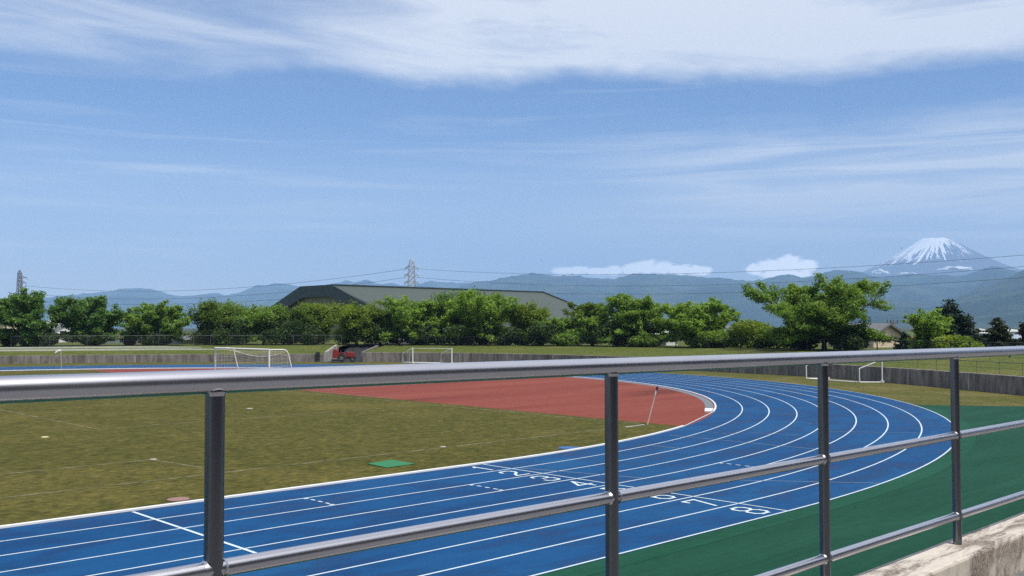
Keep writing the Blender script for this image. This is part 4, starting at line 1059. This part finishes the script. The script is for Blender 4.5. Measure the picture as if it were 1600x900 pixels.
NRT = [(1330, 492), (1362, 472), (1400, 468.5), (1425, 471), (1456, 476.5), (1476, 472), (1500, 462), (1532, 450), (1560, 439), (1586, 428), (1602, 420), (1660, 404), (1740, 398), (1850, 410)]
ridge('far_hills', FAR, 12000, 4000, 1400, 300, 1.3, 0.42)
ridge('middle_hills', MID, 9000, 3000, 1500, 360, 5.1, 0.5)
ridge('near_hills', NEAR, 7400, 2200, 1200, 260, 9.4, 0.5)
ridge('near_hills', NRT, 6000, 2400, 1000, 240, 14.2, 0.5)

def fuji():
    D = 13500.0; a0 = azel(1463, 400)[0]; cx, cy = CAM[0]+math.sin(a0)*D, CAM[1]+math.cos(a0)*D
    hs = math.tan(azel(1463, 373)[1])*math.hypot(D, 0)
    px = D/F_PX*1.06
    # profile radius(px) -> drop(px)
    pr = [(0, 3), (13, 0.5), (17, 0.0), (24, 4), (34, 10.5), (46, 18.5), (60, 26.5), (78, 36), (98, 45), (130, 57), (180, 73), (220, 85)]
    rr = np.concatenate([np.linspace(0, 24, 9), np.linspace(26, 130, 60), np.linspace(140, 210, 10)]); nt_ = 260
    vs = []; 
    for r0 in rr:
        for k in range(nt_):
            t = 2*math.pi*k/nt_; h = np.interp(r0, [p[0] for p in pr], [p[1] for p in pr])
            f = min(1, max(0, (r0-14)/40)); gl = (ridged(math.cos(t)*5.0+r0*0.004, math.sin(t)*5.0, 4)-0.55)*5.0*f
            rim = mnoise.noise(Vector((math.cos(t)*2.2, math.sin(t)*2.2, 4.4)))*2.2*math.exp(-((r0-16)/9)**2)
            vs.append((cx+math.cos(t)*r0*px, cy+math.sin(t)*r0*px, hs-(h+gl*0.9-rim)*px+CAM[2]))
    n = len(rr); fs = [(i*nt_+k, i*nt_+(k+1) % nt_, (i+1)*nt_+(k+1) % nt_, (i+1)*nt_+k) for i in range(n-1) for k in range(nt_)]
    vs = [(x, y, max(z, -3)) for x, y, z in vs]
    m, nt, b = mat('volcano_rock_and_snow'); tc = nt.nodes.new('ShaderNodeTexCoord'); sp = nt.nodes.new('ShaderNodeSeparateXYZ'); nt.links.new(tc.outputs['Object'], sp.inputs[0])
    def mth(op, a, b_=None):
        q = nt.nodes.new('ShaderNodeMath'); q.operation = op
        for i, v in enumerate((a, b_)):
            if v is None: continue
            if isinstance(v, (int, float)): q.inputs[i].default_value = v
            else: nt.links.new(v, q.inputs[i])
        return q.outputs[0]
    ang = mth('ARCTAN2', sp.outputs['X'], sp.outputs['Y']); rad = mth('SQRT', mth('ADD', mth('MULTIPLY', sp.outputs['X'], sp.outputs['X']), mth('MULTIPLY', sp.outputs['Y'], sp.outputs['Y'])))
    cmb = nt.nodes.new('ShaderNodeCombineXYZ'); nt.links.new(mth('MULTIPLY', ang, 9.0), cmb.inputs[0]); nt.links.new(mth('MULTIPLY', rad, 0.002), cmb.inputs[1])
    f1 = noise(nt, cmb.outputs[0], 1.7, 7, 0.68, 0.3)
    hgt = mth('DIVIDE', rad, 92*px)       # 0 summit .. 1 lower snow limit
    val = mth('SUBTRACT', mth('ADD', mth('ADD', mth('MULTIPLY', f1, 2.6), mth('MULTIPLY', mth('COSINE', mth('ADD', ang, 1.0)), 0.30)), -0.62), hgt)
    sn = ramp(nt, val, [(0.27, (0, 0, 0)), (0.31, (1, 1, 1))]).outputs[0]
    c = mix(nt, (0.11, 0.115, 0.15), (1.0, 1.0, 1.0), sn); nt.links.new(c, b.inputs['Base Color']); b.inputs['Roughness'].default_value = 0.9
    b.inputs['Specular IOR Level'].default_value = 0.1
    me = bpy.data.meshes.new('snowy_mountain'); me.from_pydata([(x-cx, y-cy, z) for x, y, z in vs], [], fs); me.update(); me.materials.append(m)
    me.polygons.foreach_set('use_smooth', [True]*len(fs))
    o = bpy.data.objects.new('snowy_mountain', me); COL.objects.link(o); o.location = (cx, cy, 0); o['kind'] = 'structure'
fuji()

# --- small white clouds in front of the snowy mountain, as solid lumps
def mist(label, u, v, wpx, hpx, seed, dens):
    c = at_depth(u, v, 10600); sx, sz = wpx*10600/F_PX/2, hpx*10600/F_PX/2
    bm = bmesh.new(); bmesh.ops.create_icosphere(bm, subdivisions=4, radius=1.0)
    for q in bm.verts:
        n_ = q.co.normalized(); f = 1+0.55*mnoise.noise(n_*1.7+Vector((seed, 0, 0)))+0.3*mnoise.noise(n_*4.0+Vector((0, seed, 0)))
        flat = 0.45 if n_.z < 0 else 1.0
        q.co = Vector((n_.x*sx*f, n_.y*sx*f*0.7, n_.z*sz*f*flat))
    for q in bm.verts:
        x, y = q.co.x, q.co.y; q.co.x = x*_r[0]-y*_r[1]; q.co.y = x*_r[1]+y*_r[0]
    me = bpy.data.meshes.new('cloud_patch'); bm.to_mesh(me); bm.free(); me.materials.append(M['mist'+dens])
    o = bpy.data.objects.new('cloud_patch', me); COL.objects.link(o); o.location = Vector(c); tag(o, label, 'mist', 'white clouds at the foot of the snowy mountain')
M['mista'] = simple('bright_white_cloud', (0.9, 0.9, 0.9), 1.0, 0, 0.05, 0.01, 0.0)
mist('small round white cloud at the left foot of the snowy mountain', 1376, 427, 22, 10, 1.0, 'a')
mist('long white cloud at the right foot of the snowy mountain', 1494, 421, 44, 9, 5.2, 'a')
mist('thin white cloud streak between the two thicker patches at the mountain foot', 1418, 428, 26, 4, 8.7, 'a')

# ------------------------------------------------------------------ haze
HZ = 1
if HZ:
    g = MB(); g.box((-3000, -3000, -4.2), (14800, 14200, 1500.0))
    m, nt, b = mat('haze_air'); nt.nodes.remove(b)
    pv = nt.nodes.new('ShaderNodeVolumePrincipled'); pv.inputs['Color'].default_value = (0.40, 0.645, 1.0, 1); pv.inputs['Density'].default_value = 1.12e-4
    pv.inputs['Anisotropy'].default_value = -0.15
    nt.links.new(pv.outputs[0], nt.nodes['Material Output'].inputs['Volume'])
    o = g.build('haze', m); tag(o, kind='stuff'); o['label'] = 'pale blue air haze over the whole valley'

# ------------------------------------------------------------------ sky, sun
SUN_EL = R_(64); SX, SY = math.sin(R_(-3)), -math.cos(R_(-3))
sdir = Vector((SX*math.cos(SUN_EL), SY*math.cos(SUN_EL), math.sin(SUN_EL)))
ld = bpy.data.lights.new('sun', 'SUN'); ld.energy = 4.7; ld.angle = R_(0.53); ld.color = (1.0, 0.955, 0.88)
lo = bpy.data.objects.new('sun', ld); COL.objects.link(lo); lo.rotation_euler = (-sdir).to_track_quat('-Z', 'Y').to_euler(); lo.location = (0, 0, 300)

W = bpy.data.worlds.new('World'); S.world = W; W.use_nodes = True; nt = W.node_tree
bg = nt.nodes['Background']; bg.inputs['Strength'].default_value = 0.14
sky = nt.nodes.new('ShaderNodeTexSky'); sky.sky_type = 'NISHITA'; sky.sun_disc = False; sky.sun_elevation = SUN_EL
sky.sun_rotation = math.atan2(SX, SY); sky.air_density = 1.0; sky.dust_density = 0.4; sky.ozone_density = 1.6; sky.altitude = 300
tc = nt.nodes.new('ShaderNodeTexCoord'); sp = nt.nodes.new('ShaderNodeSeparateXYZ'); nt.links.new(tc.outputs['Generated'], sp.inputs[0])
def mth(op, *a, clamp=False):
    q = nt.nodes.new('ShaderNodeMath'); q.operation = op; q.use_clamp = clamp
    for i, v in enumerate(a):
        if isinstance(v, (int, float)): q.inputs[i].default_value = v
        else: nt.links.new(v, q.inputs[i])
    return q.outputs[0]
AZ = mth('ARCTAN2', sp.outputs['X'], sp.outputs['Y']); EL = mth('ARCSINE', sp.outputs['Z'])
def sstep(x, a, b_):
    q = nt.nodes.new('ShaderNodeMapRange'); q.interpolation_type = 'SMOOTHSTEP'; nt.links.new(x, q.inputs[0])
    q.inputs[1].default_value = a; q.inputs[2].default_value = b_; return q.outputs[0]
def vec(x, y, z=0.0):
    q = nt.nodes.new('ShaderNodeCombineXYZ')
    for i, v in enumerate((x, y, z)):
        if isinstance(v, (int, float)): q.inputs[i].default_value = v
        else: nt.links.new(v, q.inputs[i])
    return q.outputs[0]
D2 = math.pi/180
def streaks(kx, ky, tilt, detail, rough, dist, off=0.0):
    e2 = mth('ADD', EL, mth('MULTIPLY', AZ, tilt))
    return noise(nt, vec(mth('MULTIPLY', AZ, kx), mth('MULTIPLY', e2, ky), off), 1.0, detail, rough, dist)
warp = mth('MULTIPLY', mth('SUBTRACT', streaks(5, 10, 0, 4, 0.6, 0.3, 2.0), 0.5), 0.06)
ELW = mth('ADD', EL, warp)
n1 = streaks(3.2, 22, 0.05, 7, 0.62, 0.7, 0.0)        # broad cirrus sheet
n2 = streaks(3.4, 58, -0.006, 6, 0.56, 0.6, 7.0)        # fine streaks
n3 = streaks(1.6, 9, 0.0, 4, 0.5, 0.3, 4.0)
azd = mth('SUBTRACT', AZ, 43.7*D2)                    # 0 at the middle of the bay
band = sstep(ELW, 14.0*D2, 15.3*D2)
c1 = mth('MULTIPLY', band, mth('ADD', mth('MULTIPLY', sstep(n1, 0.22, 0.68), 0.6), mth('MULTIPLY', sstep(azd, -26*D2, 2*D2), 0.46)))
right = sstep(azd, -2*D2, 20*D2)
c2 = mth('MULTIPLY', mth('MULTIPLY', mth('MULTIPLY', sstep(ELW, 3.0*D2, 7*D2), mth('SUBTRACT', 1.0, sstep(ELW, 9.5*D2, 12.5*D2))), right), mth('ADD', 0.2, mth('MULTIPLY', sstep(n2, 0.35, 0.68), 0.75)))
c3 = mth('MULTIPLY', mth('MULTIPLY', sstep(n2, 0.48, 0.78), 0.32), sstep(n3, 0.38, 0.6))
left = mth('SUBTRACT', 1.0, sstep(azd, -20*D2, -2*D2))
c4 = mth('MULTIPLY', mth('MULTIPLY', left, mth('SUBTRACT', 1.0, sstep(ELW, 6*D2, 10*D2))), mth('MULTIPLY', sstep(n2, 0.38, 0.74), 0.22))
c5 = mth('MULTIPLY', mth('SUBTRACT', 1.0, sstep(EL, 1*D2, 12.5*D2)), 0.75)
cir = mth('MINIMUM', mth('ADD', mth('ADD', mth('ADD', c1, c2), mth('ADD', c3, c4)), c5), 0.9)
# cumulus heaps behind the hills
puffs = [(880, 424, 20, 8), (905, 422, 24, 8), (935, 424, 24, 7), (960, 423, 16, 9), (985, 420, 18, 11), (1010, 417, 22, 13), (1035, 418, 22, 12), (1062, 421, 24, 10), (1092, 423, 24, 9),
         (1180, 421, 16, 10), (1205, 416, 24, 13), (1232, 411, 22, 15), (1258, 416, 20, 12), (1225, 428, 44, 9)]
dmin = None
e_n = noise(nt, vec(mth('MULTIPLY', AZ, 90), mth('MULTIPLY', EL, 150)), 1.0, 5, 0.6, 0.3)
for (u, v, su, sv) in puffs:
    a, e = azel(u, v); k = 1/F_PX*0.95
    dx = mth('DIVIDE', mth('SUBTRACT', AZ, a), su*k); dy = mth('DIVIDE', mth('SUBTRACT', EL, e), sv*k)
    d_ = mth('SQRT', mth('ADD', mth('MULTIPLY', dx, dx), mth('MULTIPLY', dy, dy)))
    dmin = d_ if dmin is None else mth('SMOOTH_MIN', dmin, d_, 0.25)
dn = mth('ADD', dmin, mth('MULTIPLY', mth('SUBTRACT', e_n, 0.5), 1.1))
cum = mth('MULTIPLY', mth('SUBTRACT', 1.0, sstep(dn, 0.6, 1.1)), 0.96)
mixc = nt.nodes.new('ShaderNodeMix'); mixc.data_type = 'RGBA'; nt.links.new(cir, mixc.inputs[0]); nt.links.new(mix(nt, sky.outputs[0], (0.58, 0.69, 0.90), 1.0, 'MULTIPLY'), mixc.inputs[6]); mixc.inputs[7].default_value = (7.2, 7.3, 7.5, 1)
mixd = nt.nodes.new('ShaderNodeMix'); mixd.data_type = 'RGBA'; nt.links.new(cum, mixd.inputs[0]); nt.links.new(mixc.outputs[2], mixd.inputs[6]); mixd.inputs[7].default_value = (19, 18.4, 17.6, 1)
nt.links.new(mixd.outputs[2], bg.inputs['Color'])

# ------------------------------------------------------------------ camera and render settings
cd = bpy.data.cameras.new('camera'); co = bpy.data.objects.new('camera', cd); COL.objects.link(co)
cd.sensor_fit = 'HORIZONTAL'; cd.sensor_width = 36.0; cd.lens = 36.0*F_PX/1600; cd.shift_y = (PPY-450)/1600
cd.clip_start = 0.05; cd.clip_end = 120000
mw = Matrix((tuple(_rr), tuple(_uu), tuple(-_fw))).transposed().to_4x4(); mw.translation = Vector(CAM); co.matrix_world = mw
S.camera = co
vs_ = S.view_settings; vs_.view_transform = 'Standard'; vs_.look = 'None'; vs_.exposure = 0.0; vs_.gamma = 1.0; vs_.use_curve_mapping = False
S.render.engine = 'CYCLES'; cy = S.cycles
cy.use_denoising = False
cy.sample_clamp_indirect = 3.0; cy.sample_clamp_direct = 12.0
cy.max_bounces = 6; cy.transparent_max_bounces = 8; cy.volume_bounces = 1
S.render.filter_size = 1.5 if hasattr(S.render, 'filter_size') else 1.5
